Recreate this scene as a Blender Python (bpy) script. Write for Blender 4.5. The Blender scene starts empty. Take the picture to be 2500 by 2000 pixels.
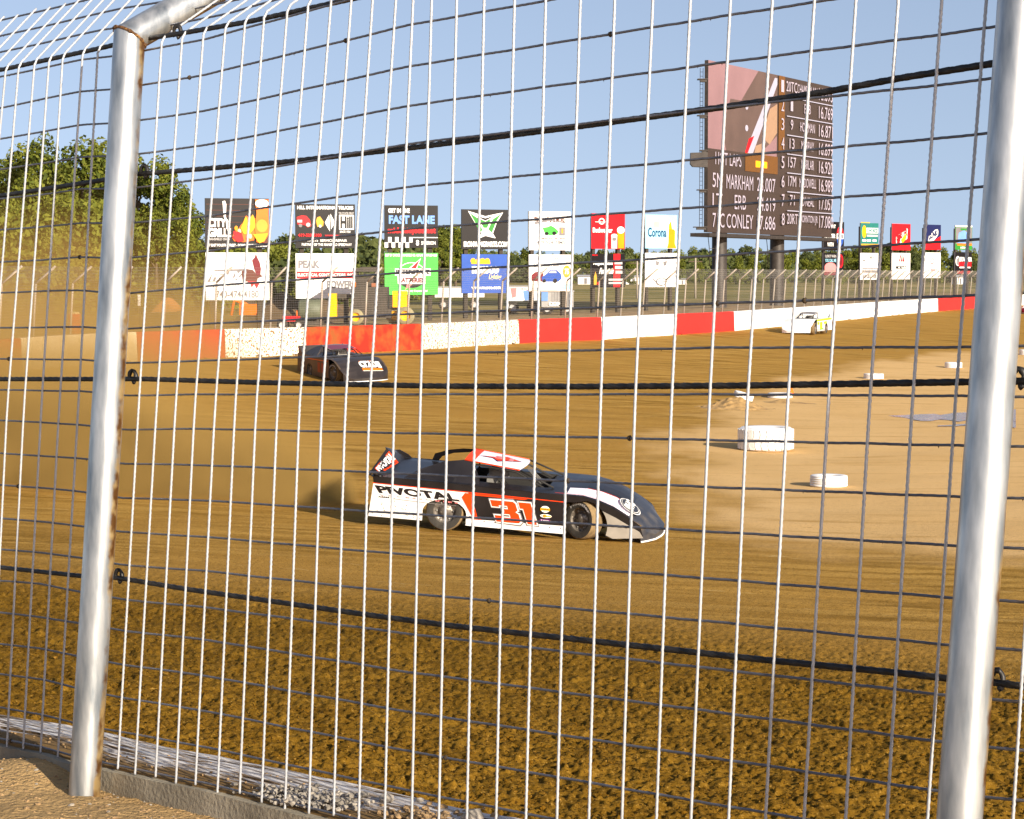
import bpy, math, random
import numpy as np
from mathutils import Vector, Matrix, Euler
random.seed(7); rng = np.random.default_rng(7)
R = math.radians
C = bpy.context.scene.collection

# ------------------------------------------------------------------ camera
F = 5347.0; CX = 1250.0; CY = 1000.0; HOR = 668.0; H = 5.0
PITCH = math.atan((CY - HOR) / F)
cam_d = bpy.data.cameras.new('camera'); cam = bpy.data.objects.new('camera', cam_d); C.objects.link(cam)
cam_d.sensor_width = 36.0; cam_d.lens = F / 2500.0 * 36.0
cam_d.clip_start = 0.1; cam_d.clip_end = 12000
cam.location = (0, 0, H); cam.rotation_euler = (R(90) - PITCH, 0, 0)
cam_d.dof.use_dof = False
bpy.context.scene.camera = cam
FWD = Vector((0, math.cos(PITCH), -math.sin(PITCH))); UP = Vector((0, math.sin(PITCH), math.cos(PITCH)))
def P(px, py, Z):
    return Vector((0, 0, H)) + Z * (FWD + Vector((1, 0, 0)) * ((px - CX) / F) + UP * ((CY - py) / F))
def Pz(px, py, z):            # point of the view ray through a photo pixel at height z
    d = FWD + Vector((1, 0, 0)) * ((px - CX) / F) + UP * ((CY - py) / F)
    return Vector((0, 0, H)) + d * ((z - H) / d.z)

# ------------------------------------------------------------------ sky, sun, exposure
SUN_H = Vector((0.550, -0.835)).normalized(); SUN_EL = R(19)
world = bpy.data.worlds.new("World"); bpy.context.scene.world = world; world.use_nodes = True
wn = world.node_tree.nodes; wl = world.node_tree.links
sky = wn.new('ShaderNodeTexSky'); sky.sky_type = 'NISHITA'; sky.sun_disc = False
sky.sun_elevation = SUN_EL; sky.sun_rotation = math.atan2(SUN_H.x, SUN_H.y)
sky.air_density = 1.0; sky.dust_density = 1.0; sky.ozone_density = 1.0
tcw = wn.new('ShaderNodeTexCoord'); mpw = wn.new('ShaderNodeMapping'); wl.new(tcw.outputs['Generated'], mpw.inputs['Vector']); wl.new(mpw.outputs[0], sky.inputs['Vector'])
mpw.inputs['Scale'].default_value = (1, 1, 0.75); mpw.inputs['Location'].default_value = (0, 0, 0.215)     # hazy evening sky: little change towards the horizon
tint = wn.new('ShaderNodeMix'); tint.data_type = 'RGBA'; tint.blend_type = 'MULTIPLY'; tint.inputs['Factor'].default_value = 1.0
tint.inputs['B'].default_value = (1.17, 1.0, 0.96, 1); wl.new(sky.outputs[0], tint.inputs['A'])
bg = wn['Background']; bg.inputs['Strength'].default_value = 0.10
wl.new(tint.outputs['Result'], bg.inputs[0])
sun_d = bpy.data.lights.new('sun', 'SUN'); sun_d.energy = 5.0; sun_d.angle = R(0.5); sun_d.color = (1.0, 0.90, 0.74)
sun = bpy.data.objects.new('sun', sun_d); C.objects.link(sun)
to_sun = Vector((SUN_H.x * math.cos(SUN_EL), SUN_H.y * math.cos(SUN_EL), math.sin(SUN_EL)))
sun.rotation_euler = to_sun.to_track_quat('Z', 'Y').to_euler(); sun.location = (20, -30, 30)
vs = bpy.context.scene.view_settings; vs.view_transform = 'Standard'; vs.look = 'None'; vs.exposure = 0.8; vs.gamma = 1.0
bpy.context.scene.cycles.volume_bounces = 0
bpy.context.scene.cycles.volume_step_rate = 2.0
bpy.context.scene.cycles.max_bounces = 6

# ------------------------------------------------------------------ materials
def lin(c):
    return tuple((v / 255 / 12.92) if v / 255 <= 0.04045 else ((v / 255 + 0.055) / 1.055) ** 2.4 for v in c)
MATS = {}
def mat(name, col, rough=0.6, metal=0.0, var=0.12, scale=3.0, bump=0.0, bscale=40.0, spec=0.5, emit=0.0, col2=None, coords='Object', thr=None, coat=0.0):
    """procedural material: base colour broken up by noise, optional second colour in patches, bump"""
    key = name
    if key in MATS: return MATS[key]
    m = bpy.data.materials.new(name); m.use_nodes = True; MATS[key] = m
    nt = m.node_tree; n = nt.nodes; l = nt.links; b = n['Principled BSDF']
    tc = n.new('ShaderNodeTexCoord'); nz = n.new('ShaderNodeTexNoise'); nz.inputs['Scale'].default_value = scale
    nz.inputs['Detail'].default_value = 6; l.new(tc.outputs[coords], nz.inputs['Vector'])
    ramp = n.new('ShaderNodeValToRGB'); l.new(nz.outputs['Fac'], ramp.inputs['Fac'])
    c = np.array(col[:3])
    if col2 is None:
        ramp.color_ramp.elements[0].position = 0.3; ramp.color_ramp.elements[1].position = 0.7
        ramp.color_ramp.elements[0].color = (*np.clip(c * (1 - var), 0, 1), 1); ramp.color_ramp.elements[1].color = (*np.clip(c * (1 + var), 0, 1), 1)
    else:
        t = thr or (0.5, 0.6)
        ramp.color_ramp.elements[0].position = t[0]; ramp.color_ramp.elements[1].position = t[1]
        ramp.color_ramp.elements[0].color = (*c, 1); ramp.color_ramp.elements[1].color = (*col2, 1)
    l.new(ramp.outputs['Color'], b.inputs['Base Color'])
    b.inputs['Roughness'].default_value = rough; b.inputs['Metallic'].default_value = metal
    b.inputs['Specular IOR Level'].default_value = spec; b.inputs['Coat Weight'].default_value = coat
    if emit > 0:
        l.new(ramp.outputs['Color'], b.inputs['Emission Color']); b.inputs['Emission Strength'].default_value = emit
    if bump > 0:
        n2 = n.new('ShaderNodeTexNoise'); n2.inputs['Scale'].default_value = bscale; n2.inputs['Detail'].default_value = 5
        l.new(tc.outputs[coords], n2.inputs['Vector'])
        bp = n.new('ShaderNodeBump'); bp.inputs['Strength'].default_value = bump; bp.inputs['Distance'].default_value = 0.02
        l.new(n2.outputs['Fac'], bp.inputs['Height']); l.new(bp.outputs['Normal'], b.inputs['Normal'])
    return m
def paint(r, g, b_, rough=0.45, dirt=0.10):
    return mat('paint_%d_%d_%d' % (r, g, b_), lin((r, g, b_)), rough=rough, var=dirt, scale=1.4, spec=0.2)

# ------------------------------------------------------------------ mesh building
class MB:
    def __init__(s): s.v = []; s.f = []; s.m = []; s.s = []; s.mats = []
    def mi(s, m):
        if m not in s.mats: s.mats.append(m)
        return s.mats.index(m)
    def add(s, vs_, fs, m, smooth=False):
        o = len(s.v); i = s.mi(m); s.v.extend([tuple(p) for p in vs_])
        for f in fs: s.f.append(tuple(k + o for k in f)); s.m.append(i); s.s.append(smooth)
    def box(s, c, sz, m, rot=None):
        hx, hy, hz = sz[0] / 2, sz[1] / 2, sz[2] / 2
        vv = [Vector((x, y, z)) for z in (-hz, hz) for y in (-hy, hy) for x in (-hx, hx)]
        if rot is not None: vv = [rot @ p for p in vv]
        vv = [p + Vector(c) for p in vv]
        s.add(vv, [(0, 2, 3, 1), (4, 5, 7, 6), (0, 1, 5, 4), (2, 6, 7, 3), (0, 4, 6, 2), (1, 3, 7, 5)], m)
    def tube(s, pts, r, m, sides=8, cap=True, smooth=True, rfun=None, twist=None):
        pts = [Vector(p) for p in pts]; n = len(pts); vv = []; prev = None; acc = 0.0
        for i, p in enumerate(pts):
            t = (pts[min(i + 1, n - 1)] - pts[max(i - 1, 0)]).normalized()
            if prev is None:
                a = Vector((0, 0, 1)) if abs(t.z) < 0.9 else Vector((0, 1, 0))
                x = t.cross(a).normalized()
            else:
                x = (prev - t * prev.dot(t)).normalized()
            prev = x; y = t.cross(x)
            if i: acc += (pts[i] - pts[i - 1]).length
            rr = r[i] if isinstance(r, (list, tuple)) else r
            for k in range(sides):
                a = 2 * math.pi * k / sides
                q = rr if rfun is None else rr * rfun(a, acc)
                vv.append(p + x * (q * math.cos(a)) + y * (q * math.sin(a)))
        ff = [(i * sides + k, i * sides + (k + 1) % sides, (i + 1) * sides + (k + 1) % sides, (i + 1) * sides + k) for i in range(n - 1) for k in range(sides)]
        if cap: ff += [tuple(range(sides))[::-1], tuple((n - 1) * sides + k for k in range(sides))]
        s.add(vv, ff, m, smooth)
    def prism(s, poly, ax, off, th, m):   # polygon in 2D extruded along axis ax ('y' : poly in xz)
        n = len(poly); vv = []
        for d in (off, off + th):
            for a, b in poly:
                vv.append((a, d, b) if ax == 'y' else ((d, a, b) if ax == 'x' else (a, b, d)))
        ff = [tuple(range(n)), tuple(range(2 * n - 1, n - 1, -1))] + [(i, n + i, n + (i + 1) % n, (i + 1) % n) for i in range(n)]
        s.add(vv, ff, m)
    def lathe(s, prof, m, axis='y', c=(0, 0, 0), seg=32, smooth=True, close=False):   # prof: (radius, along)
        vv = []; n = len(prof)
        for r_, h_ in prof:
            for k in range(seg):
                a = 2 * math.pi * k / seg; u = r_ * math.cos(a); w = r_ * math.sin(a)
                p = (u, h_, w) if axis == 'y' else ((u, w, h_) if axis == 'z' else (h_, u, w))
                vv.append((p[0] + c[0], p[1] + c[1], p[2] + c[2]))
        ff = [(i * seg + k, i * seg + (k + 1) % seg, (i + 1) * seg + (k + 1) % seg, (i + 1) * seg + k) for i in range(n - 1) for k in range(seg)]
        if close: ff += [((n - 1) * seg + k, (n - 1) * seg + (k + 1) % seg, (k + 1) % seg, k) for k in range(seg)]
        s.add(vv, ff, m, smooth)
    def build(s, name, parent=None, loc=None, rot=None, label=None, cat=None, group=None, kind=None):
        me = bpy.data.meshes.new(name); me.from_pydata(s.v, [], s.f)
        for m in s.mats: me.materials.append(m)
        me.polygons.foreach_set('material_index', s.m); me.polygons.foreach_set('use_smooth', s.s); me.update()
        o = bpy.data.objects.new(name, me); C.objects.link(o)
        if parent is not None: o.parent = parent
        if loc is not None: o.location = loc
        if rot is not None: o.rotation_euler = rot
        return tag(o, label, cat, group, kind)
def tag(o, label=None, cat=None, group=None, kind=None):
    if label: o['label'] = label
    if cat: o['category'] = cat
    if group: o['group'] = group
    if kind: o['kind'] = kind
    return o
def empty(name, loc, label, cat, group=None, rot=(0, 0, 0)):
    o = bpy.data.objects.new(name, None); C.objects.link(o); o.location = loc; o.rotation_euler = rot; o.empty_display_size = 0.3
    return tag(o, label, cat, group)
def copy_tree(o, parent=None):
    kids = [c for c in bpy.data.objects if c.parent == o]
    c = o.copy(); C.objects.link(c)
    if parent is not None: c.parent = parent
    for k in kids: copy_tree(k, c)
    return c

_tc = {}
def text_mesh(t, bold=0.02):
    k = (t, bold)
    if k in _tc: return _tc[k]
    cu = bpy.data.curves.new('t', 'FONT'); cu.body = t; cu.size = 1.0; cu.offset = bold; cu.resolution_u = 3
    ob = bpy.data.objects.new('t', cu); C.objects.link(ob)
    dg = bpy.context.evaluated_depsgraph_get(); me = bpy.data.meshes.new_from_object(ob.evaluated_get(dg))
    v = np.array([p.co[:2] for p in me.vertices]); f = [tuple(p.vertices) for p in me.polygons]
    bpy.data.objects.remove(ob); bpy.data.meshes.remove(me); bpy.data.curves.remove(cu)
    mn = v.min(0); mx = v.max(0); v = (v - mn) / (mx - mn)
    _tc[k] = (v, f); return _tc[k]

class Art:
    """flat artwork laid in sheets on a face; (u,v) 0..1 from the top left, placed by fn(u, v, lift)"""
    def __init__(s, mb, fn): s.mb = mb; s.fn = fn; s.l = 0.004
    def poly(s, pts, m):
        s.mb.add([s.fn(u, v, s.l) for u, v in pts], [tuple(range(len(pts)))], m); s.l += 0.004
    def rect(s, u0, v0, u1, v1, m): s.poly([(u0, v0), (u0, v1), (u1, v1), (u1, v0)], m)
    def ell(s, u, v, a, b, m, n=24, keep=None):
        s.poly([(u + a * math.cos(2 * math.pi * k / n), v + b * math.sin(2 * math.pi * k / n)) for k in range(n)], m)
    def ring(s, pts, w, m):   # outline
        n = len(pts); cu = sum(p[0] for p in pts) / n; cv = sum(p[1] for p in pts) / n
        inn = [(cu + (u - cu) * (1 - w), cv + (v - cv) * (1 - w)) for u, v in pts]
        vv = [s.fn(u, v, s.l) for u, v in pts + inn]
        s.mb.add(vv, [(i, (i + 1) % n, n + (i + 1) % n, n + i) for i in range(n)], m); s.l += 0.004
    def line(s, u0, v0, u1, v1, w, m):
        d = math.hypot(u1 - u0, v1 - v0); nx, ny = -(v1 - v0) / d * w / 2, (u1 - u0) / d * w / 2
        s.poly([(u0 + nx, v0 + ny), (u0 - nx, v0 - ny), (u1 - nx, v1 - ny), (u1 + nx, v1 + ny)], m)
    def text(s, t, u0, v0, u1, v1, m, shear=0.0, bold=0.02, rise=0.0):
        v, f = text_mesh(t, bold)
        pts = [s.fn(u0 + (u1 - u0) * x + shear * y, v1 + (v0 - v1) * y - rise * x, s.l) for x, y in v]
        s.mb.add(pts, f, m); s.l += 0.004

# ------------------------------------------------------------------ outer wall line, terrain
FW_PX = [(0, 912), (110, 900), (223, 890), (335, 883), (550, 873), (745, 866), (1032, 853), (1269, 838), (1471, 829), (1653, 817), (1792, 808), (2000, 788), (2173, 770), (2290, 760), (2500, 745)]
FW_Z0 = 1.5
FWALL = [Pz(x, y, FW_Z0) for x, y in FW_PX]                       # base of the far wall
a_, b_ = FWALL[-2], FWALL[-1]
FWALL.append(b_ + (b_ - a_).normalized() * 40)
UF = Vector((0.6717, -0.7408, 0)); NF = Vector((0.7408, 0.6717, 0))   # along the near fence (to the right), towards the track
NB = P(205, 1925, 6.5)
NEARL = [(12, -9.5), (NB.x, NB.y), (-12, 18), (-21, 29), (-27, 42), (-27.5, 56), (-23, 68)]
WALLXY = np.array(NEARL + [(p.x, p.y) for p in FWALL])
def wall_dist(X, Y):
    d = np.full(X.shape, 1e9)
    for (x0, y0), (x1, y1) in zip(WALLXY[:-1], WALLXY[1:]):
        ex, ey = x1 - x0, y1 - y0; t = np.clip(((X - x0) * ex + (Y - y0) * ey) / (ex * ex + ey * ey), 0, 1)
        d = np.minimum(d, np.hypot(X - x0 - t * ex, Y - y0 - t * ey))
    return d
def inside(X, Y):
    poly = np.vstack([WALLXY, [(400, 600), (400, -20)]]); r = np.zeros(X.shape, bool); n = len(poly)
    for i in range(n):
        x0, y0 = poly[i]; x1, y1 = poly[(i + 1) % n]
        c = ((y0 > Y) != (y1 > Y)); t = (x1 - x0) * (Y - y0) / (y1 - y0 + 1e-12) + x0
        r ^= c & (X < t)
    return r
def vnoise(X, Y, s, seed=0):
    r = np.random.default_rng(seed); T = r.random((256, 256)); x = X / s; y = Y / s
    xi = np.floor(x).astype(int); yi = np.floor(y).astype(int); fx = x - xi; fy = y - yi
    fx = fx * fx * (3 - 2 * fx); fy = fy * fy * (3 - 2 * fy); g = lambda a, b: T[a % 256, b % 256]
    return (g(xi, yi) * (1 - fx) + g(xi + 1, yi) * fx) * (1 - fy) + (g(xi, yi + 1) * (1 - fx) + g(xi + 1, yi + 1) * fx) * fy
def ground(X, Y):
    X = np.asarray(X, float); Y = np.asarray(Y, float)
    d = wall_dist(X, Y); ins = inside(X, Y)
    near = 1 / (1 + np.exp((Y - 30) / 6.0)); base = FW_Z0 * (1 - near) + 2.3 * near
    z = base * np.clip(1 - d / 32.0, 0, 1) ** 1.6
    z = z + 0.020 * np.clip(6 - X, 0, 12) * np.exp(-((Y - 42) / 16.0) ** 2) * np.clip(d / 6, 0, 1)
    zo = np.where(Y > 30, 2.3 - 0.3 * np.clip((d - 8) / 60, 0, 1), 2.2) + 0.0 * Y
    zo = np.where(d < 1.0, np.minimum(zo, base), zo)
    return np.where(ins, z, zo)
def gz(x, y): return float(ground(np.array([x]), np.array([y]))[0])
def on_ground(px, py):                                             # ray hit with the terrain
    d = FWD + Vector((1, 0, 0)) * ((px - CX) / F) + UP * ((CY - py) / F)
    t = np.linspace(8, 400, 8000); X = d.x * t; Y = d.y * t; Zr = H + d.z * t
    k = np.argmax(Zr < ground(X, Y)); return Vector((X[k], Y[k], float(ground(X[k:k+1], Y[k:k+1])[0])))

def grid_mesh(name, xs, ys, zfun, material, attrs=None, facemask=None):
    ny, nx = xs.shape; Z = zfun(xs, ys)
    co = np.stack([xs, ys, Z], -1).reshape(-1, 3)
    i = np.arange(ny * nx).reshape(ny, nx)
    q = np.stack([i[:-1, :-1], i[:-1, 1:], i[1:, 1:], i[1:, :-1]], -1).reshape(-1, 4)
    if facemask is not None:
        cx = xs.reshape(-1)[q].mean(1); cy = ys.reshape(-1)[q].mean(1); q = q[facemask(cx, cy)]
    me = bpy.data.meshes.new(name); me.vertices.add(len(co)); me.vertices.foreach_set('co', co.ravel())
    me.loops.add(len(q) * 4); me.loops.foreach_set('vertex_index', q.ravel().astype(np.int32))
    me.polygons.add(len(q)); me.polygons.foreach_set('loop_start', np.arange(len(q), dtype=np.int32) * 4)
    me.polygons.foreach_set('loop_total', np.full(len(q), 4, np.int32)); me.polygons.foreach_set('use_smooth', np.ones(len(q), bool))
    me.update(calc_edges=True)
    for k, fn in (attrs or {}).items():
        a = me.attributes.new(k, 'FLOAT', 'POINT'); a.data.foreach_set('value', fn(xs, ys).ravel().astype(np.float32))
    me.materials.append(material); o = bpy.data.objects.new(name, me); C.objects.link(o); return o

def dirt_material():
    m = bpy.data.materials.new('track_clay'); m.use_nodes = True; nt = m.node_tree; n = nt.nodes; l = nt.links; b = n['Principled BSDF']
    tc = n.new('ShaderNodeTexCoord')
    def noise(scale, detail=6, vec=None, rough=0.55):
        z = n.new('ShaderNodeTexNoise'); z.inputs['Scale'].default_value = scale; z.inputs['Detail'].default_value = detail; z.inputs['Roughness'].default_value = rough
        l.new(vec or tc.outputs['Object'], z.inputs['Vector']); return z.outputs['Fac']
    def mixc(fac, a, c):
        x = n.new('ShaderNodeMix'); x.data_type = 'RGBA'
        if isinstance(fac, float): x.inputs['Factor'].default_value = fac
        else: l.new(fac, x.inputs['Factor'])
        for sock, val in ((x.inputs['A'], a), (x.inputs['B'], c)):
            if isinstance(val, tuple): sock.default_value = (*val, 1)
            else: l.new(val, sock)
        return x.outputs['Result']
    def ramp(fac, a, b2):
        r = n.new('ShaderNodeMapRange'); r.inputs['From Min'].default_value = a; r.inputs['From Max'].default_value = b2; l.new(fac, r.inputs['Value']); return r.outputs['Result']
    def attr(k):
        a = n.new('ShaderNodeAttribute'); a.attribute_name = k; return a.outputs['Fac']
    # streaks dragged along the racing line
    mp = n.new('ShaderNodeMapping'); mp.inputs['Scale'].default_value = (0.16, 0.9, 1); mp.inputs['Rotation'].default_value = (0, 0, R(-24)); l.new(tc.outputs['Object'], mp.inputs['Vector'])
    streak = ramp(noise(1.9, 9, mp.outputs[0], 0.72), 0.42, 0.58)
    patch = ramp(noise(0.22, 5), 0.35, 0.65); fine = ramp(noise(9.0, 8, None, 0.7), 0.3, 0.7)
    track = mixc(streak, D_TRACK[0], D_TRACK[1]); track = mixc(patch, track, D_TRACK[2]); 
    infl = mixc(patch, D_IN[0], D_IN[1]); infl = mixc(ramp(noise(1.5, 8, mp.outputs[0]), 0.55, 0.75), infl, D_IN[2])
    moist = mixc(ramp(noise(2.2, 7), 0.35, 0.65), D_RGH[0], D_RGH[1])
    moist = mixc(ramp(noise(40, 6, None, .7), 0.56, 0.66), moist, D_RGH[2])
    c = mixc(attr('infield'), track, infl); c = mixc(attr('rough'), c, moist)
    dark = mixc(ramp(noise(38, 7, None, .75), 0.545, 0.59), c, D_SPK)
    c = mixc(attr('speck'), c, dark)
    mpm = n.new('ShaderNodeMapping'); mpm.inputs['Scale'].default_value = (1.2, 3.2, 1); mpm.inputs['Rotation'].default_value = (0, 0, R(-14)); l.new(tc.outputs['Object'], mpm.inputs['Vector'])
    mid_ = mixc(ramp(noise(2.6, 9, mpm.outputs[0], 0.8), 0.57, 0.66), c, mixc(0.55, c, D_SPK)); pale = mixc(ramp(noise(0.8, 9, mpm.outputs[0], 0.8), 0.60, 0.72), mid_, (0.58, 0.40, 0.17))
    c = mixc(attr('rough'), pale, c)
    l.new(c, b.inputs['Base Color']); b.inputs['Roughness'].default_value = 0.95; b.inputs['Specular IOR Level'].default_value = 0.03
    bp = n.new('ShaderNodeBump'); bp.inputs['Strength'].default_value = 0.7; bp.inputs['Distance'].default_value = 0.012
    l.new(noise(42, 8, None, 0.7), bp.inputs['Height']); l.new(bp.outputs['Normal'], b.inputs['Normal'])
    return m
D_TRACK = [(0.220, 0.118, 0.020), (0.47, 0.275, 0.066), (0.37, 0.205, 0.044)]
D_IN = [(0.60, 0.38, 0.155), (0.66, 0.43, 0.19), (0.44, 0.26, 0.08)]
D_RGH = [(0.138, 0.070, 0.007), (0.212, 0.112, 0.012), (0.36, 0.21, 0.045)]
D_SPK = (0.030, 0.014, 0.003)
M_DIRT = dirt_material()

def ss(a, b, x): t = np.clip((x - a) / (b - a), 0, 1); return t * t * (3 - 2 * t)
def a_infield(X, Y):     # lighter dry apron on the inside of the turn, right of the marker tyres
    px = CX + F * X / np.maximum(Y, 1); e = 1.6 + 0.10 * (Y - 45) + 2.4 * (vnoise(X, Y, 6, 3) - .5) + 1.6 * (vnoise(X, Y * .5, 1.7, 4) - .5) + 0.9 * (vnoise(X, Y * .5, 0.5, 6) - .5)
    return ss(0, 2.6, X - e - 0.004 * (Y - 62) ** 2) * ss(35, 42, Y + 3 * (vnoise(X, Y, 3, 9) - .5) + 3 * (vnoise(X, Y, 0.9, 10) - .5))
def a_rough(X, Y):
    return 1 - ss(21.5, 30, Y + 3.5 * (vnoise(X, Y, 6, 5) - .5) + 0.25 * X)
def a_speck(X, Y): return 1 - ss(26, 60, Y)
def track_z(X, Y):
    z = ground(X, Y); r = a_rough(X, Y); i = a_infield(X, Y)
    amp = (0.034 * r + 0.006) * (1 - 0.5 * i)
    z = z + amp * (0.40 * vnoise(X, Y, 0.23, 11) + 0.7 * vnoise(X, Y, 0.06, 12) + 1.3 * vnoise(X, Y, 0.032, 13) - 1.2)
    cl = np.clip(vnoise(X, Y, 0.13, 21) * vnoise(X, Y, 0.6, 22) - 0.52, 0, 1); z = z + r * 0.14 * cl
    z = z + 0.03 * (vnoise(X, Y, 2.2, 31) - 0.5) + 0.02 * (vnoise(X * 0.3, Y, 0.8, 33) - 0.5)
    return z
# rows follow the perspective so near rows are dense
def grid_rows(y0, y1, n, p=1.0):
    return 1 / np.linspace(1 / y0, 1 / y1, n)
Yr = np.concatenate([np.linspace(5.5, 8.0, 8)[:-1], grid_rows(8.0, 24.0, 560)[:-1], grid_rows(24, 80, 260)[:-1], grid_rows(80, 420, 90)])
tan_in = np.linspace(-0.27, 0.27, 620)
tc_ = np.concatenate([-np.geomspace(1.6, 0.28, 26), tan_in, np.geomspace(0.28, 1.6, 26)])
XX = Yr[:, None] * tc_[None, :]; YY = np.repeat(Yr[:, None], len(tc_), 1)
trk = grid_mesh('race_track', XX, YY, track_z, M_DIRT, dict(infield=a_infield, rough=a_rough, speck=a_speck), lambda x, y: inside(x, y) | (wall_dist(x, y) < 0.25))
tag(trk, kind='structure')

# ground outside the wall: clay berm, then dry grass field to the horizon
def field_material():
    m = bpy.data.materials.new('dry_grass_field'); m.use_nodes = True; nt = m.node_tree; n = nt.nodes; l = nt.links; b = n['Principled BSDF']
    tc = n.new('ShaderNodeTexCoord'); a = n.new('ShaderNodeAttribute'); a.attribute_name = 'grass'
    z = n.new('ShaderNodeTexNoise'); z.inputs['Scale'].default_value = 0.035; z.inputs['Detail'].default_value = 8; l.new(tc.outputs['Object'], z.inputs['Vector'])
    r1 = n.new('ShaderNodeValToRGB'); r1.color_ramp.elements[0].color = (0.13, 0.125, 0.025, 1); r1.color_ramp.elements[1].color = (0.33, 0.25, 0.09, 1)
    r1.color_ramp.elements[0].position = 0.38; r1.color_ramp.elements[1].position = 0.62; l.new(z.outputs['Fac'], r1.inputs['Fac'])
    z2 = n.new('ShaderNodeTexNoise'); z2.inputs['Scale'].default_value = 0.9; z2.inputs['Detail'].default_value = 8; l.new(tc.outputs['Object'], z2.inputs['Vector'])
    r2 = n.new('ShaderNodeValToRGB'); r2.color_ramp.elements[0].color = (0.20, 0.12, 0.05, 1); r2.color_ramp.elements[1].color = (0.42, 0.29, 0.15, 1)
    r2.color_ramp.elements[0].position = 0.35; r2.color_ramp.elements[1].position = 0.65; l.new(z2.outputs['Fac'], r2.inputs['Fac'])
    x = n.new('ShaderNodeMix'); x.data_type = 'RGBA'; l.new(a.outputs['Fac'], x.inputs['Factor']); l.new(r2.outputs[0], x.inputs['A']); l.new(r1.outputs[0], x.inputs['B'])
    l.new(x.outputs['Result'], b.inputs['Base Color']); b.inputs['Roughness'].default_value = 0.95; b.inputs['Specular IOR Level'].default_value = 0.1
    bp = n.new('ShaderNodeBump'); bp.inputs['Strength'].default_value = 0.7; bp.inputs['Distance'].default_value = 0.3; l.new(z2.outputs['Fac'], bp.inputs['Height']); l.new(bp.outputs['Normal'], b.inputs['Normal'])
    return m
def field_z(X, Y):
    d = wall_dist(X, Y); z = ground(X, Y)
    z = z + 0.5 * np.clip(vnoise(X, Y, 4, 41) - .45, 0, 1) * np.exp(-((d - 4) / 3) ** 2) + 0.12 * (vnoise(X, Y, 1.2, 42) - .5) * np.exp(-d / 12)
    return z + 1.3 * np.clip((Y - 250) / 300, 0, 1)
Yf = np.concatenate([np.linspace(36, 150, 150)[:-1], grid_rows(150, 7000, 90)])
tf = np.concatenate([-np.geomspace(3, 0.36, 14), np.linspace(-0.35, 0.35, 220), np.geomspace(0.36, 3, 14)])
XF = Yf[:, None] * tf[None, :]; YF = np.repeat(Yf[:, None], len(tf), 1)
fld = grid_mesh('field', XF, YF, field_z, field_material(), dict(grass=lambda x, y: ss(10, 26, wall_dist(x, y) + 6 * (vnoise(x, y, 8, 44) - .5))), lambda x, y: ~inside(x, y) & (wall_dist(x, y) > 0.12))
tag(fld, kind='structure')
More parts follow.
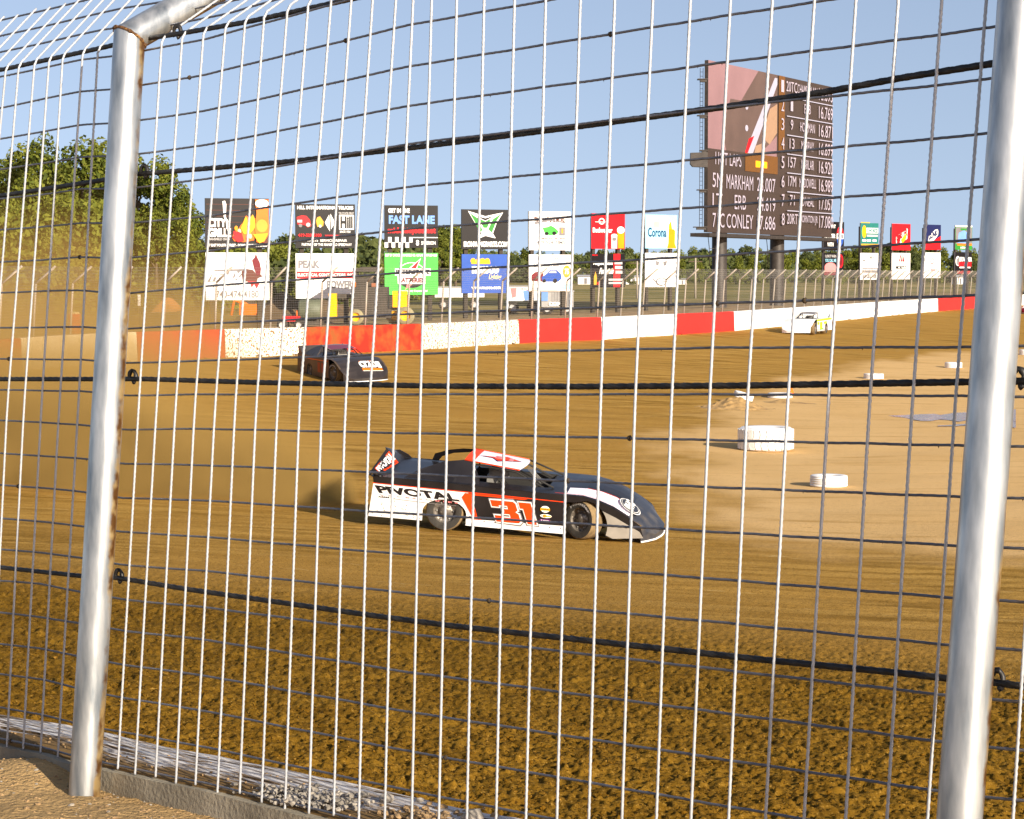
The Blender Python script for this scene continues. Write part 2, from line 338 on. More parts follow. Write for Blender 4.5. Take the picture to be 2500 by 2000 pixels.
# ------------------------------------------------------------------ near catch fence
M_GALVU = mat('galvanised_upright', (0.40, 0.41, 0.43), rough=0.34, metal=0.12, var=0.12, scale=60)
M_GALV_SHADED = mat('galvanised_wire_shaded', (0.13, 0.13, 0.15), rough=0.36, metal=0.60, var=0.15, scale=60)  # same metal as the uprights; shade on the level wires painted into the colour
M_PIPE = None
def pipe_material():
    m = bpy.data.materials.new('galvanised_pipe'); m.use_nodes = True; nt = m.node_tree; n = nt.nodes; l = nt.links; b = n['Principled BSDF']
    tc = n.new('ShaderNodeTexCoord')
    z = n.new('ShaderNodeTexVoronoi'); z.inputs['Scale'].default_value = 70; l.new(tc.outputs['Object'], z.inputs['Vector'])
    mp = n.new('ShaderNodeMapping'); mp.inputs['Scale'].default_value = (26, 26, 5.0); l.new(tc.outputs['Object'], mp.inputs['Vector'])
    z1 = n.new('ShaderNodeTexNoise'); z1.inputs['Scale'].default_value = 1.0; z1.inputs['Detail'].default_value = 7; l.new(mp.outputs[0], z1.inputs['Vector'])
    r = n.new('ShaderNodeValToRGB'); r.color_ramp.elements[0].color = (0.20, 0.23, 0.26, 1); r.color_ramp.elements[1].color = (0.62, 0.63, 0.63, 1); r.color_ramp.elements[0].position = 0.3; r.color_ramp.elements[1].position = 0.7
    l.new(z1.outputs['Fac'], r.inputs['Fac'])
    z2 = n.new('ShaderNodeTexNoise'); z2.inputs['Scale'].default_value = 3.0; z2.inputs['Detail'].default_value = 7; z2.inputs['Roughness'].default_value = 0.65; l.new(tc.outputs['Object'], z2.inputs['Vector'])
    rr = n.new('ShaderNodeValToRGB'); rr.color_ramp.elements[0].position = 0.60; rr.color_ramp.elements[1].position = 0.70
    a = n.new('ShaderNodeAttribute'); a.attribute_name = 'rust'
    ad = n.new('ShaderNodeMath'); ad.operation = 'ADD'; l.new(z2.outputs['Fac'], ad.inputs[0]); l.new(a.outputs['Fac'], ad.inputs[1]); l.new(ad.outputs[0], rr.inputs['Fac'])
    x = n.new('ShaderNodeMix'); x.data_type = 'RGBA'; l.new(rr.outputs[0], x.inputs['Factor']); l.new(r.outputs[0], x.inputs['A'])
    z3 = n.new('ShaderNodeTexNoise'); z3.inputs['Scale'].default_value = 22; l.new(tc.outputs['Object'], z3.inputs['Vector'])
    r3 = n.new('ShaderNodeValToRGB'); r3.color_ramp.elements[0].color = (0.20, 0.09, 0.025, 1); r3.color_ramp.elements[1].color = (0.62, 0.44, 0.20, 1); r3.color_ramp.elements[0].position = 0.4; r3.color_ramp.elements[1].position = 0.6
    l.new(z3.outputs['Fac'], r3.inputs['Fac']); l.new(r3.outputs[0], x.inputs['B']); l.new(x.outputs['Result'], b.inputs['Base Color'])
    b.inputs['Metallic'].default_value = 0.76; b.inputs['Roughness'].default_value = 0.37
    bp = n.new('ShaderNodeBump'); bp.inputs['Strength'].default_value = 0.25; bp.inputs['Distance'].default_value = 0.004
    l.new(z1.outputs['Fac'], bp.inputs['Height']); l.new(bp.outputs['Normal'], b.inputs['Normal'])
    return m
M_PIPE = pipe_material()
M_WELD = mat('rusty_weld', (0.10, 0.045, 0.015), rough=0.9, var=0.5, scale=60, bump=0.8, bscale=120, col2=(0.30, 0.15, 0.04))
M_ROPE = mat('steel_cable', (0.018, 0.016, 0.015), rough=0.5, metal=0.3, var=0.5, scale=30)
M_MUD = mat('dried_mud', (0.045, 0.028, 0.012), rough=0.95, var=0.4, scale=50, bump=0.5)

ROWX = [-200, 0, 100, 200, 300, 500, 1000, 1750, 2340, 2600]      # photo columns where the wire rows were measured
# rows, measured from the one that runs level (row 0); value per column
ROWY = {
 -10: [228, 188, 167, 146, 134, 96, -40, -76, -175, -220],
 -9: [300, 264, 243, 223, 216, 183, 61, -72, -173, -218],
 -8: [366, 339, 323, 304, 300, 271, 162, 42, -48, -80], -7: [434, 414, 400, 383, 381, 355, 258, 155, 79, 40],
 -6: [502, 486, 476, 461, 462, 438, 351, 264, 203, 165], -5: [572, 562, 554, 545, 546, 529, 456, 385, 334, 300],
 -4: [648, 640, 635, 628, 631, 613, 559, 503, 462, 432], -3: [720, 715, 711, 709, 718, 699, 665, 624, 588, 566],
 -2: [802, 800, 800, 798, 804, 791, 767, 741, 723, 710], -1: [873, 876, 878, 878, 887, 881, 864, 849, 848, 842],
 0: [950, 952, 954, 955, 966, 963, 963, 963, 967, 970], 1: [1020, 1027, 1031, 1038, 1049, 1047, 1058, 1075, 1088, 1092],
 2: [1099, 1107, 1113, 1120, 1132, 1136, 1157, 1190, 1213, 1220], 3: [1172, 1184, 1191, 1201, 1216, 1222, 1255, 1299, 1333, 1344],
 4: [1249, 1265, 1274, 1285, 1299, 1311, 1355, 1414, 1461, 1476], 5: [1322, 1341, 1350, 1362, 1380, 1394, 1449, 1519, 1577, 1594],
 6: [1396, 1418, 1426, 1446, 1464, 1483, 1548, 1634, 1701, 1722], 7: [1471, 1496, 1507, 1523, 1540, 1562, 1642, 1739, 1817, 1842],
 8: [1544, 1573, 1583, 1605, 1623, 1650, 1739, 1852, 1939, 1966], 9: [1614, 1646, 1658, 1684, 1704, 1736, 1835, 1965, 2061, 2090],
 10: [1692, 1727, 1745, 1770, 1788, 1824, 1931, 2078, 2184, 2214], 11: [1766, 1803, 1824, 1851, 1872, 1912, 2030, 2191, 2308, 2338]}
ROWY[-9][7:] = [-72, -173, -218]; ROWY[-10][7:] = [-185, -300, -340]
ROWA = np.array([ROWY[k] for k in range(-10, 12)], float)
def row_y(r, x):
    if x > 2600: return 965 + (row_y(r, 2600) - 965) * fence_V(x) / fence_V(2600)
    if x < -200: return 950 + (row_y(r, -200) - 950) * fence_V(x) / fence_V(-200)
    col = np.array([np.interp(x, ROWX, ROWA[k]) for k in range(22)])
    if r < -10: return col[0] + (r + 10) * (col[1] - col[0])
    return float(np.interp(r, np.arange(-10, 12), col)) if r <= 11 else col[-1] + (r - 11) * (col[-1] - col[-2])
def fence_V(x): return 83.2 + (x - 300) * 0.02
def fence_Z(x): return float(0.1016 * F / fence_V(x))
# upright wires: x at photo heights 150, 1000, 1800 (index 0 = first wire right of the left post)
W1000 = [341, 384.7, 431, 478, 527.6, 576.5, 627.8, 679.7, 733.5, 788, 845.6, 904, 965.4, 1029, 1095.7, 1163, 1235.6, 1311.7, 1388.5, 1469, 1553, 1642, 1734.5, 1827, 1925.6, 2025, 2125.6, 2230, 2334.5]
W1800 = [295, 338, 388, 438, 486, 540, 594, 648, 705, 763, 823, 884, 947, 1012.6, 1078.7, 1147, 1218.6, 1292, 1368, 1446.5, 1528, 1613, 1699, 1791, 1883, 1978, 2079.5, 2181, 2281]
WTOP = [395, 444, 495, 547, 594, 640, 695, 745, 800, 850, 903, 960, 1005, 1053, 1115, 1182, 1256, 1332, 1415.6, 1499, 1590.7, 1682, 1779, 1880, 1982, 2083, 2186, 2292, 2400]
def wire_x(i, y):
    return float(np.interp(y, [-700, 150, 1000, 1800, 2600], [WTOP[i] + (WTOP[i] - W1000[i]), WTOP[i], W1000[i], W1800[i], 2 * W1800[i] - W1000[i]]))
def step_x(x, d):      # photo column one wire further along the fence
    p = P(x, 965, fence_Z(x)); a, b = (x, x + 900 * d) if d > 0 else (x - 900, x)
    for _ in range(40):
        m_ = (a + b) / 2; q = (P(m_, 965, fence_Z(m_)) - p).length
        if (q < 0.1016) == (d > 0): a = m_
        else: b = m_
    return m_
LEFT_W = [(194, 240, 147), (147.5, 203, 104), (104, 155, 61), (61, 122, 21), (20, 87, -19), (-21, 49, -61), (-61, 18, -102), (-100, -19, -142), (-139, -56, -181)]
while len(LEFT_W) < 30:
    x_ = step_x(LEFT_W[-1][0], -1); k_ = fence_V(x_) / fence_V(-139); LEFT_W.append((x_, x_ + 83 * k_, x_ - 42 * k_))
def left_x(i, y):
    a, b, c = LEFT_W[i]; return float(np.interp(y, [-200, 160, 1000, 1800, 2600], [b + (b - a) * .43, b, a, c, 2 * c - a]))
RIGHT_W = [(2540, 2598, 2489)]
while len(RIGHT_W) < 28:
    x_ = step_x(RIGHT_W[-1][0], 1); k_ = fence_V(x_) / fence_V(2540); RIGHT_W.append((x_, x_ + 58 * k_, x_ - 51 * k_))
def right_x(i, y):
    a, b, c = RIGHT_W[i]; return a + (b - a) * (1000 - y) / 850 if y < 1000 else a + (c - a) * (y - 1000) / 800

def node(xfun, r, lift=0.0):
    y = 1000.0
    for _ in range(25): y = row_y(r, xfun(y))
    x = xfun(y); return P(x, y, fence_Z(x)) - NF * lift
AXL = lambda y: float(np.interp(y, [92, 1925], [316, 207])) + 4
AXR = lambda y: float(np.interp(y, [-560, 2075], [2534, 2337]))
def rib(a, s): return 1.0 + 0.16 * math.sin(s * 2 * math.pi / 0.013 + a)
def densify(pts, step):
    out = [pts[0]]
    for p, q in zip(pts[:-1], pts[1:]):
        n = max(1, int((q - p).length / step)); out += [p.lerp(q, k / n) for k in range(1, n + 1)]
    return out
fence = empty('catch_fence', (NB.x, NB.y, NB.z), 'tall wire mesh fence with steel cables and two thick pipe posts in the foreground', 'fence')
INV = Matrix.Translation(-Vector((NB.x, NB.y, NB.z)))
def L(p): return INV @ Vector(p)
def bay(name_label, xfuns, xr, arm_el, arms, top_r=-10.25, bot_r=11.15, seed=1):
    rn = random.Random(seed); mb = MB()
    ad = NF * math.cos(arm_el) + Vector((0, 0, 1)) * math.sin(arm_el)
    for i, xf in enumerate(xfuns):
        pts = [node(xf, r, 0.0045) for r in np.linspace(bot_r + rn.uniform(-.12, .12), top_r + 0.35, 22)]
        tp = node(xf, top_r, 0.0045); armp = [tp + ad * 0.035]
        if arms > 0: armp.append(tp + ad * (0.1016 * arms + rn.uniform(-.004, .01)))
        pts += [tp.lerp(pts[-1], .35), tp + (ad * 0.012)] + armp
        pts = [L(p) for p in densify(pts, 0.0065)]
        j = rn.random() * 6; tw = rn.choice([0.10, 0.16, 0.2])
        mb.tube(pts, 0.0035, M_GALVU, sides=6, rfun=lambda a, s, tw=tw, j=j: 1.0 + tw * math.sin(s * 2 * math.pi / 0.012 + a + j))
    def hwire(pf, seed2, r0=0):
        lo = xr[0](row_y(r0, 280)) if callable(xr[0]) else xr[0]; hi = xr[1](row_y(r0, 280 if xr[1] is AXL else 2400)) if callable(xr[1]) else xr[1]
        if xr[0] is AXR: lo = AXR(row_y(r0, 2400))
        xs = np.linspace(lo, hi, int(abs(hi - lo) / 24) + 2)
        pts = [pf(x) + Vector((0, 0, 0.0005 * math.sin(x * .03 + seed2))) for x in xs]
        pts = [L(p) for p in densify(pts, 0.010)]
        mb.tube(pts, 0.0032, M_GALV_SHADED, sides=6, rfun=lambda a, s: 1.0 + 0.10 * math.sin(s * 2 * math.pi / 0.02 + a))
        for p in pts:                                  # galvanising drips hang below
            if rn.random() < 0.022:
                h_ = rn.uniform(0.002, 0.006); w = 0.0018
                mb.add([p + Vector((-w, -w, 0)), p + Vector((w, -w, 0)), p + Vector((w, w, 0)), p + Vector((-w, w, 0)), p + Vector((0, 0, -0.002 - h_))], [(0, 1, 4), (1, 2, 4), (2, 3, 4), (3, 0, 4)], M_MUD)
            if rn.random() < 0.0022:
                mb.tube([p + Vector((0, 0, -.006)), p + Vector((0.002, 0, 0.0)), p + Vector((0, 0, .006))], [0.003, 0.0075, 0.004], M_MUD, sides=7)
    for r in range(-10, 12): hwire(lambda x, r=r: P(x, row_y(r, x), fence_Z(x)), r, r)
    # rows on the slanted overhang
    for k in range(1, int(arms) + 1):
        hwire(lambda x, k=k: P(x, row_y(top_r, x), fence_Z(x)) + ad * 0.1016 * k, k + 40, top_r)
    return mb.build('wire_mesh', fence, label=name_label)
bay('bay of wire mesh between the two posts', [(lambda y, i=i: wire_x(i, y)) for i in range(29)], (AXL, AXR), R(33), 3.1, seed=3)
bay('narrow bay of wire mesh left of the left post', [(lambda y, i=i: left_x(i, y)) for i in range(30)], (LEFT_W[-1][0] - 10, AXL), R(45), 3.1, seed=5)
bay('strip of wire mesh right of the right post', [(lambda y, i=i: right_x(i, y)) for i in range(28)], (AXR, RIGHT_W[-1][0] + 60), R(33), 3.1, seed=9)

# posts: pipe, welded arm leaning over the track, weld ring
def post(x_top, y_top, x_bot, y_bot, Z, rad, arm_len, rust_seed, rust_amt):
    Zt = Z * 0.992; rn = random.Random(rust_seed)
    top = P(x_top, y_top, Zt) ; bot = P(x_bot, y_bot, Z)
    mb = MB(); ax = (top - bot).normalized(); pts = [L(bot + (top - bot) * t) for t in np.linspace(-0.05, 1, 60)]
    jit = [rad * (1 + 0.006 * rn.uniform(-1, 1)) for _ in pts]
    ad = (NF * math.cos(R(29)) + Vector((0, 0, 1)) * math.sin(R(29))).normalized(); mn_ = (ax + ad).normalized()
    mb.tube(pts, jit, M_PIPE, sides=48, cap=False)
    def mitre(vlist, d_):      # slide the last ring along the pipe onto the joint plane
        out = []
        for v_ in vlist:
            q_ = Vector(v_) - L(top); out.append(tuple(L(top) + q_ - d_ * (q_.dot(mn_) / d_.dot(mn_))))
        return out
    mb.v[-48:] = mitre(mb.v[-48:], ax)
    po = mb.build('post', fence)
    # rust attribute: strong on the seam side that faces the mesh, streaks below the cable holes
    me = po.data; co = np.array([v.co[:] for v in me.vertices]); nv = np.array([v.normal[:] for v in me.vertices])
    side = nv @ np.array(UF * 0.85 + NF * 0.5); h = co[:, 2]
    rv = np.clip(side - 0.80, 0, 1) * 1.1 + rust_amt * np.clip(side - .55, 0, 1) * (0.5 + 0.5 * np.sin(h * 9 + 1)) * .6 - 0.06
    # grooves: dirt near the foot
    rv += 0.10 * np.clip(0.06 - (h - h.min() - 0.1), 0, 1)
    a = me.attributes.new('rust', 'FLOAT', 'POINT'); a.data.foreach_set('value', rv.astype(np.float32))
    ad = (NF * math.cos(R(29)) + Vector((0, 0, 1)) * math.sin(R(29))).normalized()
    m2 = MB(); m2.tube([L(top + ad * t) for t in np.linspace(0.03, arm_len, 30)], rad * 1.0, M_PIPE, sides=48, cap=False); m2.v[:48] = mitre(m2.v[:48], ad)
    ao = m2.build('arm', po); me = ao.data; nv = np.array([v.normal[:] for v in me.vertices]); co = np.array([v.co[:] for v in me.vertices])
    dn = -nv[:, 2]; rv = np.clip(dn - 0.55, 0, 1) * 0.9 + 0.02; a = me.attributes.new('rust', 'FLOAT', 'POINT'); a.data.foreach_set('value', rv.astype(np.float32))
    m3 = MB(); ring = [Vector(v_) for v_ in m2.v[:48]]
    ring.append(ring[0]); m3.tube(ring, [0.0045 * (1 + 0.5 * rn.uniform(-1, 1)) for _ in ring], M_WELD, sides=7)
    m3.build('weld', po)
    return po
pA = post(316, 92, 207, 1925, 6.5, 0.0465, 1.1, 3, 0.5)
pB = post(2534, -560, 2337, 2075, 4.28, 0.0448, 1.0, 8, 0.15)
STEP = P(2337, 2075, 4.28) - P(187, 2075, 6.5); STEP.z = 0.12
for src_, sg in ((pA, -1), (pB, 1)):      # the fence goes on past the picture on both sides
    c_ = copy_tree(src_, fence); c_.location = Vector(c_.location) + STEP * sg

# twisted steel cables threaded behind the mesh
def cable(pts, r=0.0068, back=0.012, label=None, knot=True):
    xs = [p[0] for p in pts]; ys = [p[1] for p in pts]
    q = [P(x, float(np.interp(x, xs, ys)), fence_Z(x)) + NF * back for x in np.linspace(xs[0], xs[-1], 60)]
    if xs[-1] >= 2900: q.append(q[-1] + (q[-1] - q[-8]).normalized() * 2.2)
    if xs[0] <= -190: q.insert(0, q[0] + (q[0] - q[8]).normalized() * 2.4)
    q = [L(p) for p in densify(q, 0.005)]; mb = MB()
    mb.tube(q, r, M_ROPE, sides=18, rfun=lambda a, s: 1.0 + 0.13 * math.cos(6 * a - s * 2 * math.pi / 0.10 * 6 * .5))
    return mb, q
def knot(mb, p, s=1.0, seed=0):
    rn = random.Random(seed)
    t = [p + Vector((0.012 * s * math.cos(a) + 0.006, 0.004 * a, 0.02 * s * math.sin(a) + .012)) for a in np.linspace(-1.5, 3.9, 16)]
    mb.tube(t, [0.007 * s * rn.uniform(.8, 1.2) for _ in t], M_ROPE, sides=8)
for ch, lbl in (([(262, 927), (322, 925), (611, 934), (1040, 943), (1400, 944.5), (1800, 942), (2360, 933), (2410, 932), (2520, 931), (2900, 930)], 'cable at mid height'),
           ([(262, 430), (340, 424), (500, 411), (700, 394), (1000, 360), (1400, 309), (1750, 262), (2000, 225), (2200, 188), (2400, 157), (2900, 70)], 'upper cable'),
           ([(240, 1407), (287, 1413), (450, 1440), (900, 1504), (1100, 1530), (1650, 1590), (1850, 1612), (2200, 1646), (2298, 1658), (2423, 1668), (2500, 1680), (2900, 1730)], 'lower cable'),
           ([(300, 100), (403, 86), (600, 52), (812, 5), (1200, -80), (2400, -330), (2900, -440)], 'top cable by the bend')):
    mb, q = cable(ch)
    for kx in {'cable at mid height': (316, 2480), 'upper cable': (344,), 'lower cable': (282, 2428), 'top cable by the bend': (425,)}[lbl]:
        kp = L(P(kx, float(np.interp(kx, [c_[0] for c_ in ch], [c_[1] for c_ in ch])), fence_Z(kx)) + NF * .010); knot(mb, kp - Vector((0.006, 0, 0.006)), 0.9, seed=kx)
    mb.build('cable', fence, label=lbl)
for ch in ([(-190, 192), (0, 169), (250, 114), (300, 102)], [(-190, 507), (0, 477), (240, 440), (272, 436)], [(-190, 926), (0, 926), (250, 926)], [(-190, 1362), (0, 1387), (235, 1412)]):
    mb, q = cable(ch); mb.build('cable', fence, label='cable in the bay left of the left post')
M_CLAMP = M_ROPE

# ------------------------------------------------------------------ near wall with weathered timber, gravel, ground this side of it
WS = (0.045)                                                     # the wall top climbs to the right by this much per metre
def wall_pt(s, n, z=0.0):       # s along the fence to the right of the left post, n towards the track
    # foot of the mesh at row 11
    x = np.interp(s, S_TAB, X_TAB); b = P(x, row_y(11.1, x), fence_Z(x)); return b + NF * n + Vector((0, 0, z))
X_TAB = list(range(-1490, 2900, 30)) + list(range(2900, 9000, 150)); _q = [P(x, row_y(11.1, x), fence_Z(x)) for x in X_TAB]
S_TAB = [float((p - _q[57]).dot(UF)) for p in _q]
M_CONC = mat('weathered_concrete', (0.27, 0.235, 0.175), rough=0.95, var=0.35, scale=5, bump=0.25, bscale=70, spec=0.1)
def timber_material():
    m = bpy.data.materials.new('weathered_white_timber'); m.use_nodes = True; nt = m.node_tree; n = nt.nodes; l = nt.links; b = n['Principled BSDF']
    uv = n.new('ShaderNodeAttribute'); uv.attribute_name = 'grain'; uv.attribute_type = 'GEOMETRY'
    mp = n.new('ShaderNodeMapping'); mp.inputs['Scale'].default_value = (2.6, 48, 1); l.new(uv.outputs['Vector'], mp.inputs['Vector'])
    z = n.new('ShaderNodeTexNoise'); z.inputs['Scale'].default_value = 1.0; z.inputs['Detail'].default_value = 9; z.inputs['Roughness'].default_value = .75; l.new(mp.outputs[0], z.inputs['Vector'])
    r = n.new('ShaderNodeValToRGB'); e = r.color_ramp.elements; e[0].position = 0.38; e[0].color = (0.05, 0.03, 0.015, 1); e[1].position = 0.52; e[1].color = (0.70, 0.66, 0.63, 1)
    x3 = e.new(0.45); x3.color = (0.22, 0.14, 0.07, 1); l.new(z.outputs['Fac'], r.inputs['Fac'])
    z2 = n.new('ShaderNodeTexNoise'); z2.inputs['Scale'].default_value = 4.0; z2.inputs['Detail'].default_value = 7; l.new(uv.outputs['Vector'], z2.inputs['Vector'])
    sp = n.new('ShaderNodeSeparateXYZ'); l.new(uv.outputs['Vector'], sp.inputs[0])
    mr = n.new('ShaderNodeMapRange'); mr.inputs['From Min'].default_value = 0.20; mr.inputs['From Max'].default_value = 0.05; mr.inputs['To Min'].default_value = -0.20; mr.inputs['To Max'].default_value = 0.21; l.new(sp.outputs['Y'], mr.inputs['Value'])
    ad = n.new('ShaderNodeMath'); l.new(z2.outputs['Fac'], ad.inputs[0]); l.new(mr.outputs['Result'], ad.inputs[1])
    rm = n.new('ShaderNodeMapRange'); rm.inputs['From Min'].default_value = 0.46; rm.inputs['From Max'].default_value = 0.56; l.new(ad.outputs[0], rm.inputs['Value'])
    mx = n.new('ShaderNodeMix'); mx.data_type = 'RGBA'; l.new(rm.outputs['Result'], mx.inputs['Factor']); l.new(r.outputs[0], mx.inputs['A']); mx.inputs['B'].default_value = (0.20, 0.12, 0.045, 1)
    l.new(mx.outputs['Result'], b.inputs['Base Color']); b.inputs['Roughness'].default_value = 0.9; b.inputs['Specular IOR Level'].default_value = 0.15
    bp = n.new('ShaderNodeBump'); bp.inputs['Strength'].default_value = 1.0; bp.inputs['Distance'].default_value = 0.006; l.new(z.outputs['Fac'], bp.inputs['Height']); l.new(bp.outputs['Normal'], b.inputs['Normal'])
    return m
M_TIMB = timber_material()
def strip(n0, n1, z0, z1, sx, name, m, parent, n_sub=6, seed=0, lab=None, wob=0.004):
    rn = random.Random(seed); mb = MB(); prev = None; vv = []; ff = []; gr = []
    cols = [(n0, z1)] + [(n0 + (n1 - n0) * k / n_sub, z1) for k in range(1, n_sub)] + [(n1, z1)]
    prof = [(n0, z0)] + cols + [(n1, z0)]
    for i, s in enumerate(sx):
        for j, (a, b) in enumerate(prof):
            w = wob * (vnoise(np.array([s * 1.0]), np.array([a * 40.0 + seed]), 0.12, 77)[0] - .5) * 2 if 0 < j < len(prof) - 1 else 0
            e = wob * 1.5 * (vnoise(np.array([s]), np.array([a * 31.0]), 0.25, 78)[0] - .5) * 2
            vv.append(wall_pt(s, a + e, b + w) - W0); gr.append((s, a, 0))
    k = len(prof)
    for i in range(len(sx) - 1):
        for j in range(k - 1): ff.append((i * k + j, (i + 1) * k + j, (i + 1) * k + j + 1, i * k + j + 1))
    mb.add(vv, ff, m, False); o = mb.build(name, parent, label=lab)
    a = o.data.attributes.new('grain', 'FLOAT_VECTOR', 'POINT'); a.data.foreach_set('vector', np.array(gr, np.float32).ravel()); return o
SX = np.arange(-4.6, 6.6, 0.05)
W0 = wall_pt(0, 0, 0)
wallT = empty('boundary_wall', W0, 'low concrete wall topped with weathered white timber at the foot of the catch fence', 'wall')
strip(-0.022, 0.30, -1.25, -0.008, SX, 'concrete_body', M_CONC, wallT, 4, 1)
strip(0.006, 0.145, -0.010, 0.0, SX, 'timber_plank', M_TIMB, wallT, 12, 5, 'near plank with grey-brown grain')
strip(0.149, 0.292, -0.010, 0.004, SX, 'timber_plank', M_TIMB, wallT, 12, 9, 'far plank with flaking white paint')
# stones and mud lying on the timber: gravel as one mass
M_STONE = mat('pale_stone', (0.27, 0.235, 0.19), rough=0.85, var=0.45, scale=14, bump=0.3)
M_SOIL = mat('loose_soil', (0.30, 0.19, 0.09), rough=0.95, var=0.35, scale=30, bump=0.6, bscale=90)
def pebble(mb, p, s, m, rn):
    import itertools
    vv = [];
    for a in [(1, 0, 0), (-1, 0, 0), (0, 1, 0), (0, -1, 0), (0, 0, 1), (0, 0, -1), (.6, .6, .5), (-.6, .6, .5), (.6, -.6, .5), (-.6, -.6, .5), (.6, .6, -.5), (-.6, .6, -.5), (.6, -.6, -.5), (-.6, -.6, -.5)]:
        vv.append(Vector(a) * s * rn.uniform(.7, 1.25))
    rot = Euler((rn.uniform(0, 6), rn.uniform(0, 6), rn.uniform(0, 6))).to_matrix()
    sq = Vector((1, 1, rn.uniform(.5, .8)))
    vv = [Vector((q.x * sq.x, q.y * sq.y, q.z * sq.z)) for q in [rot @ v for v in vv]]
    f = [(4, 6, 7), (4, 7, 9), (4, 9, 8), (4, 8, 6), (5, 11, 10), (5, 13, 11), (5, 12, 13), (5, 10, 12), (0, 6, 8), (0, 8, 12), (0, 12, 10), (0, 10, 6), (1, 9, 7), (1, 7, 11), (1, 11, 13), (1, 13, 9), (2, 7, 6), (2, 6, 10), (2, 10, 11), (2, 11, 7), (3, 8, 9), (3, 9, 13), (3, 13, 12), (3, 12, 8)]
    mb.add([Vector(p) + v for v in vv], f, m)
rn = random.Random(12); mb = MB()
def s_of(x): return float(np.interp(x, X_TAB, S_TAB))
for _ in range(260):
    s = rn.gauss(s_of(690), 0.10); n_ = min(max(rn.gauss(0.08, 0.05), 0.0), .25); pebble(mb, wall_pt(s, n_, rn.uniform(.002, .016)), rn.uniform(.004, .013), M_STONE, rn)
for x, n_, sz in ((745, 0.20, .019), (800, 0.205, .026), (835, 0.27, .014), (712, 0.17, .016), (1010, .2, .03)):
    pebble(mb, wall_pt(s_of(x), n_, sz * .5), sz, M_STONE, rn)
for _ in range(260):
    s = rn.uniform(-1.2, 2.6); n_ = rn.uniform(0.0, .28); pebble(mb, wall_pt(s, n_, 0.002), rn.uniform(.002, .007), M_SOIL, rn)
for _ in range(90):
    s = rn.gauss(s_of(900 if rn.random() < .5 else 1010), .07); pebble(mb, wall_pt(s, rn.gauss(.16, .05), 0.006), rn.uniform(.005, .014), M_SOIL, rn)
tag(mb.build('gravel'), 'small pale stones and soil crumbs lying on the timber of the wall', 'gravel', kind='stuff')

# sandy ground on the camera side
def near_ground_material():
    m = mat('sandy_ground', (0.40, 0.26, 0.115), rough=0.95, var=0.22, scale=4, bump=0.9, bscale=60, spec=0.1); return m
ss_ = np.arange(-4.6, 6.6, 0.02); nn_ = -np.concatenate([np.linspace(0.0, 1.3, 66), np.linspace(1.35, 9, 60)])
SS, NN = np.meshgrid(ss_, nn_)
base = np.array([list(wall_pt(s, 0, 0)) for s in ss_])
GX = base[None, :, 0] + NF.x * NN; GY = base[None, :, 1] + NF.y * NN
def nz_(X, Y):
    zb = np.repeat(base[None, :, 2], len(nn_), 0)
    # earth banks up around the post foot
    hp = 0.045 * np.exp(-(((SS + 0.22) / 0.22) ** 2) - ((NN + 0.02) / 0.16) ** 2)
    drop = -0.062 + 0.012 * np.clip(SS + .6, 0, 3) * -1 + 0.03 * (1 - np.exp(NN / 0.25)) 
    return zb + drop + hp + 0.010 * (vnoise(X, Y, 0.25, 51) - .5) + 0.008 * (vnoise(X, Y, 0.06, 52) - .5) + 0.006 * (vnoise(X, Y, .02, 53) - .5)
ng = grid_mesh('ground', GX, GY, nz_, near_ground_material()); tag(ng, kind='structure')
mb = MB(); rn = random.Random(4)
for _ in range(700):
    s = rn.uniform(-1.6, 1.2); n_ = -abs(rn.gauss(0.03, 0.25)) - .01
    i = min(len(ss_) - 1, max(0, int((s + 4.6) / 0.02))); j = int(np.argmin(abs(nn_ - n_)))
    p = Vector((GX[j, i], GY[j, i], 0)); 
    z = float(nz_(GX, GY)[j, i]) if _ == 0 else float(NZC[j, i])
    if _ == 0: NZC = nz_(GX, GY)
    pebble(mb, (p.x, p.y, float(NZC[j, i])), rn.uniform(.002, .007) * (1.6 if rn.random() < .06 else 1), M_SOIL if rn.random() < .8 else M_STONE, rn)
tag(mb.build('soil_crumbs'), 'loose soil crumbs and grit scattered on the sandy ground below the wall', 'gravel', kind='stuff')
# ------------------------------------------------------------------ far boundary wall in red and white sections
def far_z(x): return float(np.interp(x, [p[0] for p in FW_PX] + [3000], [p.y for p in FWALL[:len(FW_PX)]] + [FWALL[-1].y]))
FWP = FWALL[:]                                                     # smooth polyline in plan
first = FWP[0] + (FWP[0] - FWP[1]).normalized() * 6 + Vector((-1.0, -2.0, 0)); FWP = [first] + FWP
cum = [0.0]
for p, q in zip(FWP[:-1], FWP[1:]): cum.append(cum[-1] + (q - p).length)
def fw_at(s):
    x = np.interp(s, cum, [p.x for p in FWP]); y = np.interp(s, cum, [p.y for p in FWP]); return Vector((x, y, FW_Z0))
def fw_dir(s): return (fw_at(s + 1.5) - fw_at(s - 1.5)).normalized()
def fw_s(px):                                                       # arc position seen at a photo column
    ss2 = np.linspace(0, cum[-1], 4000); c = [CX + F * fw_at(s).x / (fw_at(s).y * math.cos(PITCH)) for s in ss2]
    return float(np.interp(px, c, ss2))
def splat(name, c, sp, t, sc=7.0, rough=0.7):
    return mat(name, lin(c), rough=rough, col2=lin(sp), thr=t, scale=sc, spec=0.3)
M_WWHITE = mat('wall_white', (0.80, 0.79, 0.76), rough=0.7, var=0.05, scale=1.0)
M_WWHITE_M = splat('wall_white_splattered', (226, 220, 205), (120, 84, 44), (0.52, 0.57), 13)
M_WRED = mat('wall_red', lin((222, 38, 30)), rough=0.6, var=0.10, scale=1.0)
